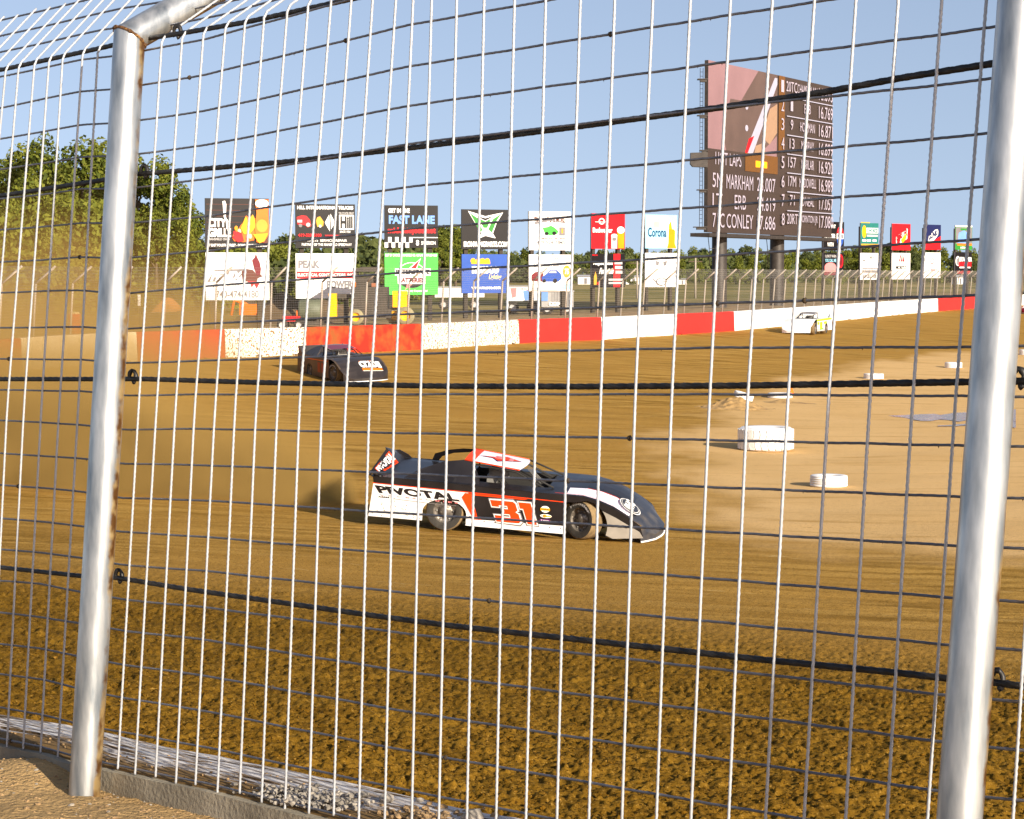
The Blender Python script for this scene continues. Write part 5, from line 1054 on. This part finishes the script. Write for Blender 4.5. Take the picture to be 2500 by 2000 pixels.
def nose31(hood, top, WY):
    mb = MB(); hwf = lambda x_: float(np.interp(x_, [.6, 1.9, 2.2, 2.45, 2.65, 2.78], [WY, WY, .955, .90, .78, .56])); bf = lambda x_: float(np.interp(x_, [.60, 1.0, 1.32, 1.6, 1.9, 2.2, 2.45, 2.65, 2.78], [.03, .04, .06, .09, .11, .10, .08, .05, .03]))
    def on(x_, y_, l): return Vector((x_, y_, top(x_) + bf(x_) * (1 - min(1, abs(y_) / hwf(x_)) ** 2.2) + .012 + l))
    a = Art(mb, lambda u, v, l: on(u, v, l))
    def strip_(xs, ya, yb, m):
        for x0, x1 in zip(xs[:-1], xs[1:]):
            a.poly([(x0, ya(x0)), (x1, ya(x1)), (x1, yb(x1)), (x0, yb(x0))], m)
    xs = list(np.linspace(.78, 2.15, 8)); strip_(xs, lambda x_: -.93 + .0 * x_, lambda x_: -.915, ORG)
    strip_(list(np.linspace(1.35, 2.2, 6)), lambda x_: -.58, lambda x_: -.565, ORG)
    n = 18; cx_, cy_ = 2.18, -.60; ring = lambda f: [(cx_ + .20 * f * math.cos(2 * math.pi * k / n), cy_ + .24 * f * math.sin(2 * math.pi * k / n)) for k in range(n)]
    a.poly(ring(1.0), W_); a.poly(ring(.92), SMK); a.poly(ring(.82), W_); a.poly(ring(.78), SMK)
    v, f = text_mesh('BHC', .06); mb.add([on(2.26 - .20 * (1 - y_) * .9, -.78 + .36 * x_, a.l + .004) for x_, y_ in v], f, W_)
    mb.build('nose_decals', hood)
def roof31(roof, x0, x1, rh):
    mb = MB(); a = Art(mb, lambda u, v, l: Vector((u, v, 1.315 - .115 * (u - x0) / (x1 - x0) + .03 * (1 - (v / rh) ** 2) + .008 + l)))
    a.poly([(-.86, -.12), (-.5, .02), (-.36, .22), (-.1, .05), (-.02, 0), (-.30, -.16), (-.46, -.30), (-.58, -.12)], K['navy']); a.poly([(-.80, -.10), (-.5, .01), (-.37, .18), (-.1, .03), (-.06, 0), (-.31, -.13), (-.46, -.25), (-.57, -.10)], ORG)
    v, f = text_mesh('31', .05); mb.add([Vector((-.55 + .36 * x_, -.12 + .22 * y_, 1.275 + .035 - .0)) - Vector((0, 0, .04 * x_)) for x_, y_ in v], f, K['pink'])
    mb.build('roof_number', roof)
def spoiler31(part, sp):
    mb = MB(); q = [(-2.42, -.12, 1.06), (-2.68, -.12, 1.33), (-2.78, -.93, 1.06), (-2.64, -.93, .97)]
    mb.add(q, [(0, 1, 2, 3)], BLK); mb.add([Vector(p) + Vector((.0, .012, 0)) for p in q], [(3, 2, 1, 0)], BLK)
    P0, P1, P2, P3 = [Vector(p) for p in (q[3], q[0], q[1], q[2])]
    nrm = (P1 - P0).cross(P3 - P0).normalized(); nrm = -nrm if nrm.y > 0 else nrm
    a = Art(mb, lambda u, v, l: (P0 * (1 - u) + P1 * u) * v + (P3 * (1 - u) + P2 * u) * (1 - v) + nrm * l)
    a.rect(.12, .20, .98, .96, ORG); a.text('PIVOTAL', .14, .26, .97, .74, W_, bold=.06); a.text('RACING', .4, .80, .95, .93, BLK)
    rn2 = random.Random(2); 
    for k_ in range(9): pebble(mb, (-2.76 + rn2.uniform(-.06, .22), -.93 + rn2.uniform(-.03, .10), 1.0 + rn2.uniform(-.06, .08)), rn2.uniform(.03, .06), BLK, rn2)
    mb.build('spoiler_end_plate', sp, label='crumpled spoiler end with orange and white lettering')
S31 = dict(quarter=WHT, upper=BLK, door=BLK, skirt=WHT, nose_low=GRYN, deck=BLK, hood=BLK, edge=BLK, shoulder=LILAC, nose=SMK, lip=W_, roof=LILAC, roof_edge=ORG, sail=BLK, spoiler=BLK, bent=True)
A31 = on_ground(1086, 1294); B31 = on_ground(1419, 1318); print('wheelbase check', (B31 - A31).length, A31, B31)
yaw31 = R(-10); mid = on_ground(1252, 1306); left = Vector((-math.sin(yaw31), math.cos(yaw31), 0))
cpos = mid + left * 0.80; cpos.z = mid.z; HD31 = Vector((math.cos(yaw31), math.sin(yaw31), 0)) * 1.32
car31 = late_model('race_car', 'black and white dirt race car with an orange number and white roof', cpos, yaw31, R(6.5), R(1.2), .05, S31, dict(side=side31, nose=nose31, roof=roof31, spoiler=spoiler31), steer=R(-34))
# tilt the whole car with the ground it stands on
gp = math.atan2(gz(*(mid - HD31).xy[:]) - gz(*(mid + HD31).xy[:]), 2.64); gl = (gz(*(mid + left * .8).xy[:]) - gz(*mid.xy[:]))
car31.rotation_euler = (0, gp, yaw31); car31.scale = (.94, .94, .965)
DKB = mat('dusty_brown_black', (0.060, 0.042, 0.030), rough=0.55, var=0.4, scale=1.5, col2=(0.13, 0.085, 0.045), thr=(.4, .7)); DKB2 = mat('dusty_dark', (0.035, 0.028, 0.026), rough=0.4, var=0.4, scale=2)
def side_c(root, _mb, part, WY):
    mb = MB(); a = Art(mb, lambda u, v, l: Vector((u, -(WY + .002) - l * .5, v)))
    a.text('1', -.3, .34, .0, .72, paint(160, 60, 34), bold=.08); a.text('1', .15, .34, .45, .72, paint(160, 60, 34), bold=.08); a.rect(-2.6, .80, .9, .83, K['orange']); part(mb, 'decals')
def nose_c(hood, top, WY):
    mb = MB(); bf = lambda x_: float(np.interp(x_, [.60, 1.0, 1.32, 1.6, 1.9, 2.2, 2.45, 2.65, 2.78], [.03, .04, .06, .09, .11, .10, .08, .05, .03]))
    on = lambda x_, y_, l: Vector((x_, y_, top(x_) + bf(x_) * (1 - min(1, abs(y_) / .96) ** 2.2) + .012 + l)); a = Art(mb, lambda u, v, l: on(v, u, l))
    for x0, x1, m in ((2.34, 2.46, K['orange']), (2.47, 2.49, W_)):
        a.poly([(-.1, x0), (.70, x0), (.70, x1), (-.1, x1)], m)
    a.text('CLYDE', -.14, 2.33, .72, 1.95, W_, bold=.09); a.poly([(-.1, 1.96), (.5, 1.93), (.5, 1.96), (-.1, 1.99)], K['orange']); mb.build('nose_decals', hood)
SC = dict(quarter=DKB, upper=DKB2, door=DKB, skirt=DKB, nose_low=DKB, deck=DKB2, hood=DKB2, edge=DKB, shoulder=DKB2, nose=DKB2, lip=W_, roof=paint(120, 60, 80), roof_edge=K['grey'], sail=DKB2, spoiler=DKB2)
pc = on_ground(858, 934)
late_model('race_car', 'dark mud-brown race car with a white and orange nameplate on its nose', pc + Vector((-.4, 1.6, 0)), R(-66), R(2), R(1), .02, SC, dict(side=side_c, nose=nose_c), steer=R(10))
NEON = paint(190, 230, 40)
def side_w(root, _mb, part, WY): pass
SW = dict(quarter=LILAC, upper=NEON, door=W_, skirt=K['lgrey'], nose_low=W_, deck=W_, hood=W_, edge=W_, shoulder=W_, nose=W_, lip=W_, roof=K['grey'], roof_edge=K['lgrey'], sail=W_, spoiler=W_)
def side_n(root, _mb, part, WY): pass
pw = on_ground(1962, 817)
cw = late_model('race_car', 'white race car with lime green number driving along the far wall', pw + Vector((.35, 1.5, 0)), R(-112), R(0), R(0), .02, SW, dict(side=side_n), steer=0)
mb = MB(); a = Art(mb, lambda u, v, l: Vector((u, .975 + l, v))); a.poly([(1.0, .76), (.55, .78), (.50, .60), (.9, .58)], NEON); a.text('1', .35, .30, -.25, .76, NEON, bold=.14); a.poly([(-.6, .76), (-1.3, .80), (-1.4, .66), (-.7, .6)], NEON); a.poly([(.3, .34), (-.5, .38), (-.5, .32), (.3, .27)], paint(90, 200, 60)); mb.build('number_decal', cw)
SR = dict(quarter=W_, upper=K['red'], door=K['maroon'], skirt=W_, nose_low=K['red'], deck=K['red'], hood=K['red'], edge=K['red'], shoulder=W_, nose=K['maroon'], lip=W_, roof=K['red'], roof_edge=K['red'], sail=K['maroon'], spoiler=K['red'])
pr_ = on_ground(2520, 768)
late_model('race_car', 'red and white race car showing behind the right post', pr_ + Vector((.9, 1.5, 0)), R(-120), 0, 0, .02, SR, None)

# ------------------------------------------------------------------ marker tyres on the infield edge
M_WTY = mat('white_painted_tyre', (0.78, 0.76, 0.74), rough=0.6, var=0.08, scale=3, bump=0.2, bscale=30); GT = 'white marker tyres along the inside of the turn'
def marker(px, y, wpx, hpx, label, lug=False, tilt=(0, 0, 0), dz=0.0):
    p = on_ground(px, y); k = p.y / F; r = wpx * k / 2; h = hpx * k * .93; p = p + Vector((0, r, 0)); p.z = gz(p.x, p.y) + dz
    t = empty('marker_tyre', p, label, 'tyre', GT, rot=tilt); mb = MB()
    prof = [(r * .52, h * .10), (r * .62, h * .02), (r * .90, 0), (r * .985, h * .07)] + ([(r * .985, h * .5), (r * .985, h * .93)] if lug else sum([[(r * .985, h * (.12 + .19 * i)), (r * .985, h * (.24 + .19 * i)), (r * .955, h * (.25 + .19 * i)), (r * .955, h * (.30 + .19 * i))] for i in range(4)], [])) + [(r * .985, h * .93), (r * .90, h), (r * .62, h * .98), (r * .52, h * .90)]
    mb.lathe(prof, M_WTY, axis='z', seg=48); mb.lathe([(r * .52, h * .90), (r * .60, h * .6), (r * .60, h * .4), (r * .52, h * .10)], M_WTY, axis='z', seg=48); mb.build('carcass', t)
    if lug:
        mb = MB(); n = 26
        for i in range(n):
            for s_, z0, z1 in ((0, .08, .47), (.5, .53, .92)):
                a0 = (i + s_) * 2 * math.pi / n; w = 2 * math.pi / n * .40; sk = 2 * math.pi / n * .22 * (1 if s_ else -1); vv = []
                for rr in (r * .97, r * 1.045):
                    for (da, zz_) in ((-w, z0), (w, z0), (w * 1.1 + sk, (z0 + z1) / 2), (w + sk * .2, z1), (-w + sk * .2, z1), (-w * 1.1 + sk, (z0 + z1) / 2)):
                        vv.append((rr * math.cos(a0 + da), rr * math.sin(a0 + da), h * zz_))
                mb.add(vv, [(11, 10, 9, 8, 7, 6)[::-1]] + [(j, (j + 1) % 6, 6 + (j + 1) % 6, 6 + j) for j in range(6)], M_WTY)
        mb.build('tread_lugs', t)
    return t
marker(1877, 1105, 133, 62, 'huge white lugged loader tyre lying flat, the largest of the tyres', lug=True)
marker(2030, 1192, 94, 30, 'white ribbed tyre lying alone nearest the camera')
marker(2137, 927, 50, 14, 'small white tyre right of the cone, second farthest')
marker(2332, 900, 43, 15, 'small white tyre near the right post, farthest along the row')
marker(1816, 986, 50, 15, 'white tyre tilted on top of a heap of clay', tilt=(R(4), R(17), 0), dz=.16)
marker(1908, 974, 62, 13, 'white tyre lying beside the orange cone')
marker(2512, 868, 40, 14, 'white tyre cut by the right edge behind the big post')
pcn = on_ground(1936, 966); mb = MB(); kk = pcn.y / F
cone = empty('traffic_cone', pcn + Vector((0, .6, 0)), 'small orange traffic cone behind a white tyre', 'cone'); mb.lathe([(.13, .02), (.03, .32), (0.001, .33)], K['orange'], axis='z', seg=16); mb.build('cone_body', cone); mb = MB(); mb.box((0, 0, .012), (.34, .34, .03), K['orange']); mb.build('base', cone)
# heap of clay under the tilted tyre
def heap(name, c, rx, ry, h, m, seed, n=46):
    r = np.linspace(0, 1.25, n); a = np.linspace(0, 2 * math.pi, n * 2); RR, AA = np.meshgrid(r, a); X = c[0] + RR * rx * np.cos(AA); Y = c[1] + RR * ry * np.sin(AA)
    zf = lambda x_, y_: ground(x_, y_) - 0.05 + h * np.exp(-(((x_ - c[0]) / rx) ** 2 + ((y_ - c[1]) / ry) ** 2) * 2.2) * (0.7 + .6 * vnoise(x_, y_, .35 * max(rx, .8), seed)) + h * .22 * (vnoise(x_, y_, .12 * max(rx, .8), seed + 1) - .4)
    o = grid_mesh(name, X, Y, zf, m); tag(o, kind='structure'); return o
M_HEAP = mat('heaped_clay', (0.34, 0.21, 0.08), rough=.95, var=.3, scale=4, bump=.8, bscale=12)
hp = on_ground(1800, 1000); heap('clay_mound', (hp.x, hp.y + .7), 1.25, .9, .36, M_HEAP, 71); hp = on_ground(1925, 985); heap('clay_mound', (hp.x, hp.y + .4), 1.6, .6, .12, M_HEAP, 75)
# shallow puddle on the infield
M_WATER = mat('muddy_water', (0.30, 0.20, 0.12), rough=0.20, var=0.3, spec=0.5, scale=2, bump=.25, bscale=6)
mb = MB(); ww = []
for (x0, x1, y0_, wmul) in ((1905, 2480, 1008, 1.0), (1990, 2460, 986, .6), (2290, 2480, 1036, .6)):
    pts_u = []; pts_d = []
    for i, t in enumerate(np.linspace(0, 1, 26)):
        x_ = x0 + (x1 - x0) * t; w = (1.5 + 9.5 * t) * wmul * (0.6 + .9 * vnoise(np.array([x_]), np.array([y0_ * 1.0]), 16, 81)[0]); yc = y0_ + 10 * t * (1 if wmul == 1 else .2) + 4 * math.sin(x_ * .02)
        pts_u.append(Pz(x_, yc - w, 0.030)); pts_d.append(Pz(x_, yc + w, 0.030))
    n = len(pts_u); mb.add(pts_u + pts_d, [(n + i, n + i + 1, i + 1, i) for i in range(n - 1)], M_WATER)
tag(mb.build('puddle'), kind='structure')

# ------------------------------------------------------------------ machines and trailers behind the far wall
def veh(name, px, Z, label, cat, rot=0.0):
    x_ = (px - CX) / F * Z; g = float(field_z(np.array([x_]), np.array([Z]))[0]); return empty(name, (x_, Z, g), label, cat, rot=(0, 0, R(rot)))
def whl(t, x_, y_, r, w, hub, tyre=M_RUB):
    e = bpy.data.objects.new('wheel', None); C.objects.link(e); e.parent = t; e.location = (x_, y_, r); mb = MB(); mb.lathe([(r * .55, -w), (r * .95, -w), (r, -w * .7), (r, w * .7), (r * .95, w), (r * .55, w)], tyre, seg=28); mb.build('tyre', e); mb = MB(); mb.lathe([(r * .56, -w * .9), (r * .5, -w * .55), (.12 * r, -w * .6), (.001, -w * .6)], hub, seg=20); mb.build('rim', e)
YEL = paint(250, 176, 10); BODY = mat('dark_machine', (0.05, 0.038, 0.026), rough=.6, var=.3); TANT = mat('dusty_tyre', (0.26, 0.22, 0.12), rough=.9, var=.2); OLV = mat('olive_tank', (0.11, 0.12, 0.075), rough=.6, var=.2)
t = veh('wheel_loader', 930, 116, 'tall black and yellow loader behind the wall left of the green billboard', 'loader')
mb = MB(); mb.box((-.55, 0, 1.25), (1.9, 2.0, 1.5), BODY); mb.box((-.5, 0, .6), (2.2, 1.6, .5), BODY); mb.build('engine_body', t); mb = MB()
for sx in (-1.25, -.15):
    for sy in (-.75, .75): mb.box((sx, sy, 2.35), (.09, .09, .95), BODY)
mb.box((-.7, .1, 2.2), (1.0, 1.3, .6), BODY); mb.build('cab', t); mb = MB(); mb.box((-.7, 0, 2.88), (1.45, 1.8, .18), BODY); mb.box((-.6, 0, 3.0), (.9, 1.2, .08), BODY); mb.build('cab_roof', t)
mb = MB(); mb.box((1.05, -.6, 1.35), (.75, .5, .85), YEL); mb.build('hood_panel', t); mb = MB(); mb.box((-2.5, -.5, 1.0), (.45, .3, 1.3), YEL); mb.box((-1.7, -.5, 1.5), (1.4, .2, .25), BODY); mb.build('lift_arm', t)
for x_ in (.75, 1.35): whl(t, x_, -.9 if x_ > 1 else -.2, .48, .25, YEL, TANT)
whl(t, -1.25, -.95, .42, .22, YEL, TANT); mb = MB(); mb.box((-1.35, -.9, 2.05), (.2, .1, .35), K['orange']); mb.box((-.25, -.9, 1.9), (.35, .1, .6), mat('rusty_panel', (.3, .1, .04))); mb.build('lamp_guard', t)
t = veh('excavator', 612, 112, 'small orange tracked digger under the burger billboard', 'digger')
mb = MB(); mb.box((0, 0, .9), (1.0, 1.2, .55), K['orange']); mb.build('body', t); mb = MB(); mb.box((-.1, 0, 1.35), (.6, .9, .5), BODY); mb.build('cab', t); mb = MB(); mb.tube([(.3, -.3, .9), (-.75, -.5, 1.45), (-.9, -.7, .6)], [.12, .14, .08], K['orange'], sides=6); mb.build('boom', t)
for sy in (-.45, .45):
    mb = MB(); mb.prism([(-.75, .15), (-.6, 0), (.6, 0), (.75, .15), (.75, .4), (.6, .55), (-.6, .55), (-.75, .4)], 'y', sy - .15, .3, M_RUB); mb.build('track', t)
mb = MB(); mb.box((.62, -.8, .55), (.22, .1, .5), W_); mb.build('side_plate', t)
t = veh('quad_bike', 712, 104, 'small red four wheeler parked against the wall between the first two billboards', 'quad bike')
mb = MB(); mb.box((0, 0, .55), (.8, .5, .25), K['red']); mb.box((-.25, 0, .72), (.35, .35, .12), BODY); mb.build('body', t); mb = MB(); mb.tube([(.2, -.3, 1.0), (.25, 0, .95), (.2, .3, 1.0)], .03, BODY, sides=5); mb.tube([(.25, 0, .6), (.25, 0, .95)], .03, K['orange'], sides=5); mb.build('handlebar', t)
for x_ in (-.4, .4):
    for y_ in (-.35, .35): whl(t, x_, y_, .26, .12, K['lgrey'])
t = veh('water_tank', 758, 112, 'olive tank on a low skid behind the muddy red wall section', 'tank')
mb = MB(); mb.lathe([(.001, -.62), (.45, -.6), (.55, -.5), (.55, .5), (.45, .6), (.001, .62)], OLV, axis='x', c=(0, 0, .85), seg=24); mb.build('barrel', t); mb = MB(); mb.box((0, 0, .18), (1.3, .9, .2), BODY); mb.box((-.4, 0, .4), (.1, .8, .4), BODY); mb.box((.4, 0, .4), (.1, .8, .4), BODY); mb.build('skid', t)
M_CORR = mat('ribbed_grey_sheet', (0.36, 0.35, 0.34), rough=.6, var=.08)
def boxtruck(px0, px1, y0, y1, Z, label, m, art=None, nm='trailer', cat='trailer', rib=False):
    k = Z / F; W = (px1 - px0) * k; top_ = P(0, y0, Z).z; t = veh(nm, (px0 + px1) / 2, Z, label, cat); g = t.location.z; hh = top_ - g
    def dr(a):
        if art: art(a)
    panel('side_wall', t, Vector((-W / 2, 0, hh - (y1 - y0) * k)), Vector((1, 0, 0)), W, (y1 - y0) * k, m, dr, th=2.3, frame=m)
    for x_ in (-W * .32, W * .30): whl(t, x_, .4, min(.42, max(.2, hh - (y1 - y0) * k) + .15), .2, K['lgrey'])
    mb = MB(); mb.box((0, 1.1, hh + .03), (W + .1, 2.4, .06), K['lgrey']); mb.build('roof', t); return t
boxtruck(1062, 1182, 702, 726, 170, 'long white trailer seen between the green and blue billboards', W_)
boxtruck(1238, 1316, 700, 735, 150, 'white trailer with faded pink and blue pictures', W_, lambda a: (a.poly([(.1, .1), (.3, .08), (.28, .7), (.16, .8)], K['pink']), a.poly([(.5, .3), (.8, .2), (.85, .9), (.55, .95)], K['lblue']), a.text('RACING', .45, .08, .9, .25, K['pink'])))
boxtruck(1322, 1400, 712, 750, 146, 'grey ribbed trailer with white letters below the fifth billboard', M_CORR, lambda a: ([a.rect(.3 + i * .05, .03, .315 + i * .05, .95, K['grey']) for i in range(14)], a.rect(0, 0, .2, .6, K['lblue']), a.text('COM', .22, .66, .62, .92, W_, bold=.08)))
def house(px0, px1, y0, y1, Z, label):
    k = Z / F; W = (px1 - px0) * k; t = veh('building', (px0 + px1) / 2, Z, label, 'building'); g = t.location.z; hh = P(0, y0, Z).z - g; mb = MB(); mb.box((0, 3, hh * .4), (W, 6, hh * .8), W_); mb.build('wall', t)
    mb = MB(); v = [(-W / 2 - .2, -.3, hh * .8), (W / 2 + .2, -.3, hh * .8), (W / 2 + .2, 3, hh), (-W / 2 - .2, 3, hh), (W / 2 + .2, 6.3, hh * .8), (-W / 2 - .2, 6.3, hh * .8)]; mb.add(v, [(0, 1, 2, 3), (3, 2, 4, 5), (0, 3, 5), (1, 4, 2)], K['lgrey']); mb.build('roof', t); mb = MB(); mb.box((0, -.03, hh * .35), (W * .18, .05, hh * .6), K['grey']); mb.build('door', t)
house(1411, 1448, 671, 684, 440, 'long low white building beyond the field left of the can billboard'); house(1528, 1566, 672, 688, 440, 'white shed beyond the field right of the can billboard'); house(1655, 1676, 680, 688, 440, 'small white shed at the foot of the far trees'); house(2335, 2352, 672, 678, 440, 'tiny white hut near the green edged billboard')
for px, y0, Z, lb in ((1697, 628, 250, 'thin pale utility pole left of the scoreboard columns'), (1555, 632, 250, 'thin pale utility pole left of the pale blue billboard')):
    t = veh('utility_pole', px, Z, lb, 'pole'); hh = P(0, y0, Z).z - t.location.z; mb = MB(); mb.tube([(0, 0, 0), (0, 0, hh)], [.13, .09], M_FPOST, sides=8); mb.build('pole', t); mb = MB(); mb.box((0, 0, hh - .5), (1.6, .1, .1), M_BARK); mb.build('crossarm', t)
t = veh('sign', 341, 100, 'small blank white marker board on a stake beyond the dusty wall', 'sign'); zc = P(0, 733, 100).z - t.location.z; mb = MB(); mb.box((0, 0, zc), (.13, .03, .52), W_); mb.build('board', t); mb = MB(); mb.box((0, .05, zc * .5), (.05, .05, zc), M_BARK); mb.build('stake', t)
t = veh('drum', 182, 98, 'red drum with pale lid, faint behind the dust on the left', 'drum'); mb = MB(); mb.lathe([(.001, 0), (.29, 0), (.29, .3), (.30, .32), (.29, .34), (.29, .62), (.30, .64), (.29, .66), (.29, .88), (.27, .90), (.001, .90)], K['red'], axis='z', seg=24); mb.build('barrel', t); mb = MB(); mb.lathe([(.24, .90), (.22, .98), (.001, 1.0)], K['cream'], axis='z', seg=24); mb.build('lid', t)
# spoil heaps behind the wall: dark clay by the machines, an orange one by the marker board
M_DK = mat('dark_spoil', (0.12, 0.075, 0.035), rough=.95, var=.3, scale=1.2, bump=.6); M_OR = mat('orange_clay', (0.62, 0.22, 0.07), rough=.95, var=.15)
def fheap(name, px, Z, rx, ry, h, m, seed):
    c = ((px - CX) / F * Z, Z); n = 40; r = np.linspace(0, 1.4, n); a = np.linspace(0, 2 * math.pi, n * 2); RR, AA = np.meshgrid(r, a)
    zf = lambda x_, y_: field_z(x_, y_) - .15 + h * np.exp(-(((x_ - c[0]) / rx) ** 2 + ((y_ - c[1]) / ry) ** 2) * 2) * (.75 + .5 * vnoise(x_, y_, .8, seed))
    o = grid_mesh(name, c[0] + RR * rx * np.cos(AA), c[1] + RR * ry * np.sin(AA), zf, m); tag(o, kind='structure')
fheap('spoil_mound', 690, 122, 2.6, 3.0, 1.75, M_DK, 91); fheap('spoil_mound', 800, 128, 2.6, 3.0, 1.4, M_DK, 92); fheap('clay_bank', 410, 125, 1.6, 1.0, 1.55, M_OR, 93); fheap('spoil_mound', 400, 118, 3.6, 2.0, 1.0, M_DK, 94)
# clods lying on the loose outer lane
rn = random.Random(31); mb = MB(); M_CLOD = mat('damp_clod', (0.14, 0.068, 0.006), rough=.95, var=.35, scale=20, bump=.6, bscale=80, spec=.03, col2=(0.34, 0.19, 0.04), thr=(.55, .7))
cx_ = []; 
for _ in range(7500):
    y_ = 1 / rn.uniform(1 / 26, 1 / 9.0); x_ = y_ * rn.uniform(-.25, .26); cx_.append((x_, y_))
A_ = np.array(cx_); ZZ = track_z(A_[:, 0], A_[:, 1]); IN = inside(A_[:, 0], A_[:, 1]); RG = a_rough(A_[:, 0], A_[:, 1])
for (x_, y_), z_, i_, r_ in zip(cx_, ZZ, IN, RG):
    if i_ and rn.random() < r_ + .06: pebble(mb, (x_, y_, z_ + .004), rn.uniform(.005, .012) * (2.4 if rn.random() < .06 else 1), M_CLOD, rn)
tag(mb.build('clods'), 'loose damp clods scattered over the outer lane of the track', 'clods', kind='stuff')

# ------------------------------------------------------------------ dust thrown up behind the cars
def dust(name, bx, label, build):
    (x0, x1), (y0, y1), (z0, z1) = bx; mb = MB(); c = ((x0 + x1) / 2, (y0 + y1) / 2, (z0 + z1) / 2)
    m = bpy.data.materials.new(name); m.use_nodes = True; nt = m.node_tree; n = nt.nodes; l = nt.links
    n.remove(n['Principled BSDF']); v = n.new('ShaderNodeVolumePrincipled'); v.inputs['Color'].default_value = (0.74, 0.45, 0.13, 1); l.new(v.outputs[0], n['Material Output'].inputs['Volume'])
    g = n.new('ShaderNodeNewGeometry'); sp = n.new('ShaderNodeSeparateXYZ'); l.new(g.outputs['Position'], sp.inputs[0])
    def M(op, a, b=None, c_=None):
        k = n.new('ShaderNodeMath'); k.operation = op
        for i, q in enumerate((a, b, c_)):
            if q is None: continue
            if isinstance(q, (int, float)): k.inputs[i].default_value = q
            else: l.new(q, k.inputs[i])
        return k.outputs[0]
    def SS(x, a, b):
        k = n.new('ShaderNodeMapRange'); k.interpolation_type = 'SMOOTHSTEP'; k.inputs['From Min'].default_value = a; k.inputs['From Max'].default_value = b; l.new(x, k.inputs['Value']); return k.outputs['Result']
    def NZ(sc, d=2):
        k = n.new('ShaderNodeTexNoise'); k.inputs['Scale'].default_value = sc; k.inputs['Detail'].default_value = d; l.new(g.outputs['Position'], k.inputs['Vector']); return k.outputs['Fac']
    den = build(sp.outputs[0], sp.outputs[1], sp.outputs[2], M, SS, NZ); l.new(den, v.inputs['Density'])
    mb.box((0, 0, 0), (x1 - x0, y1 - y0, z1 - z0), m); o = mb.build(name, None, c); tag(o, label, 'dust', None, 'stuff'); return o
def big(X, Y, Z, M, SS, NZ):
    a = M('MULTIPLY', SS(M('ADD', M('ADD', X, M('MULTIPLY', Z, .6)), M('MULTIPLY', Y, 0.030)), -5.2, -12.5), SS(Z, 9.0, 1.0)); a = M('MULTIPLY', a, SS(M('ADD', NZ(.13, 4), M('MULTIPLY', Z, -.012)), .34, .58)); a = M('MULTIPLY', a, M('MULTIPLY_ADD', SS(NZ(.42, 3), .35, .62), .9, .45))
    e = M('MULTIPLY', SS(Y, 50, 62), SS(Y, 112, 98)); return M('MULTIPLY', M('MULTIPLY', M('MULTIPLY', a, e), M('MULTIPLY_ADD', SS(Z, 5.0, 1.5), 1.1, 1.0)), 0.15)
dust('dust_cloud', ((-34, -6.5), (50, 112), (.0, 12)), 'brown dust cloud hanging over the left end of the turn', big)
def trail(X, Y, Z, M, SS, NZ):
    t = M('SUBTRACT', -3.0, X); w = M('MULTIPLY_ADD', t, .17, .9); dy = M('DIVIDE', M('SUBTRACT', Y, M('MULTIPLY_ADD', t, .42, 43.0)), w); dz = M('DIVIDE', Z, M('MULTIPLY_ADD', t, .16, .75))
    q = M('ADD', M('MULTIPLY', dy, dy), M('MULTIPLY', dz, dz)); f = M('MULTIPLY', M('POWER', 2.718, M('MULTIPLY', q, -1.0)), SS(t, 0, .8)); f = M('MULTIPLY', f, M('MULTIPLY_ADD', SS(NZ(.9, 4), .38, .60), 1.1, .25)); return M('MULTIPLY', f, M('DIVIDE', 11.0, w))
dust('dust_trail', ((-18.5, -2.4), (40, 53), (.0, 5.0)), 'low plume of dust streaming behind the nearest race car', trail)
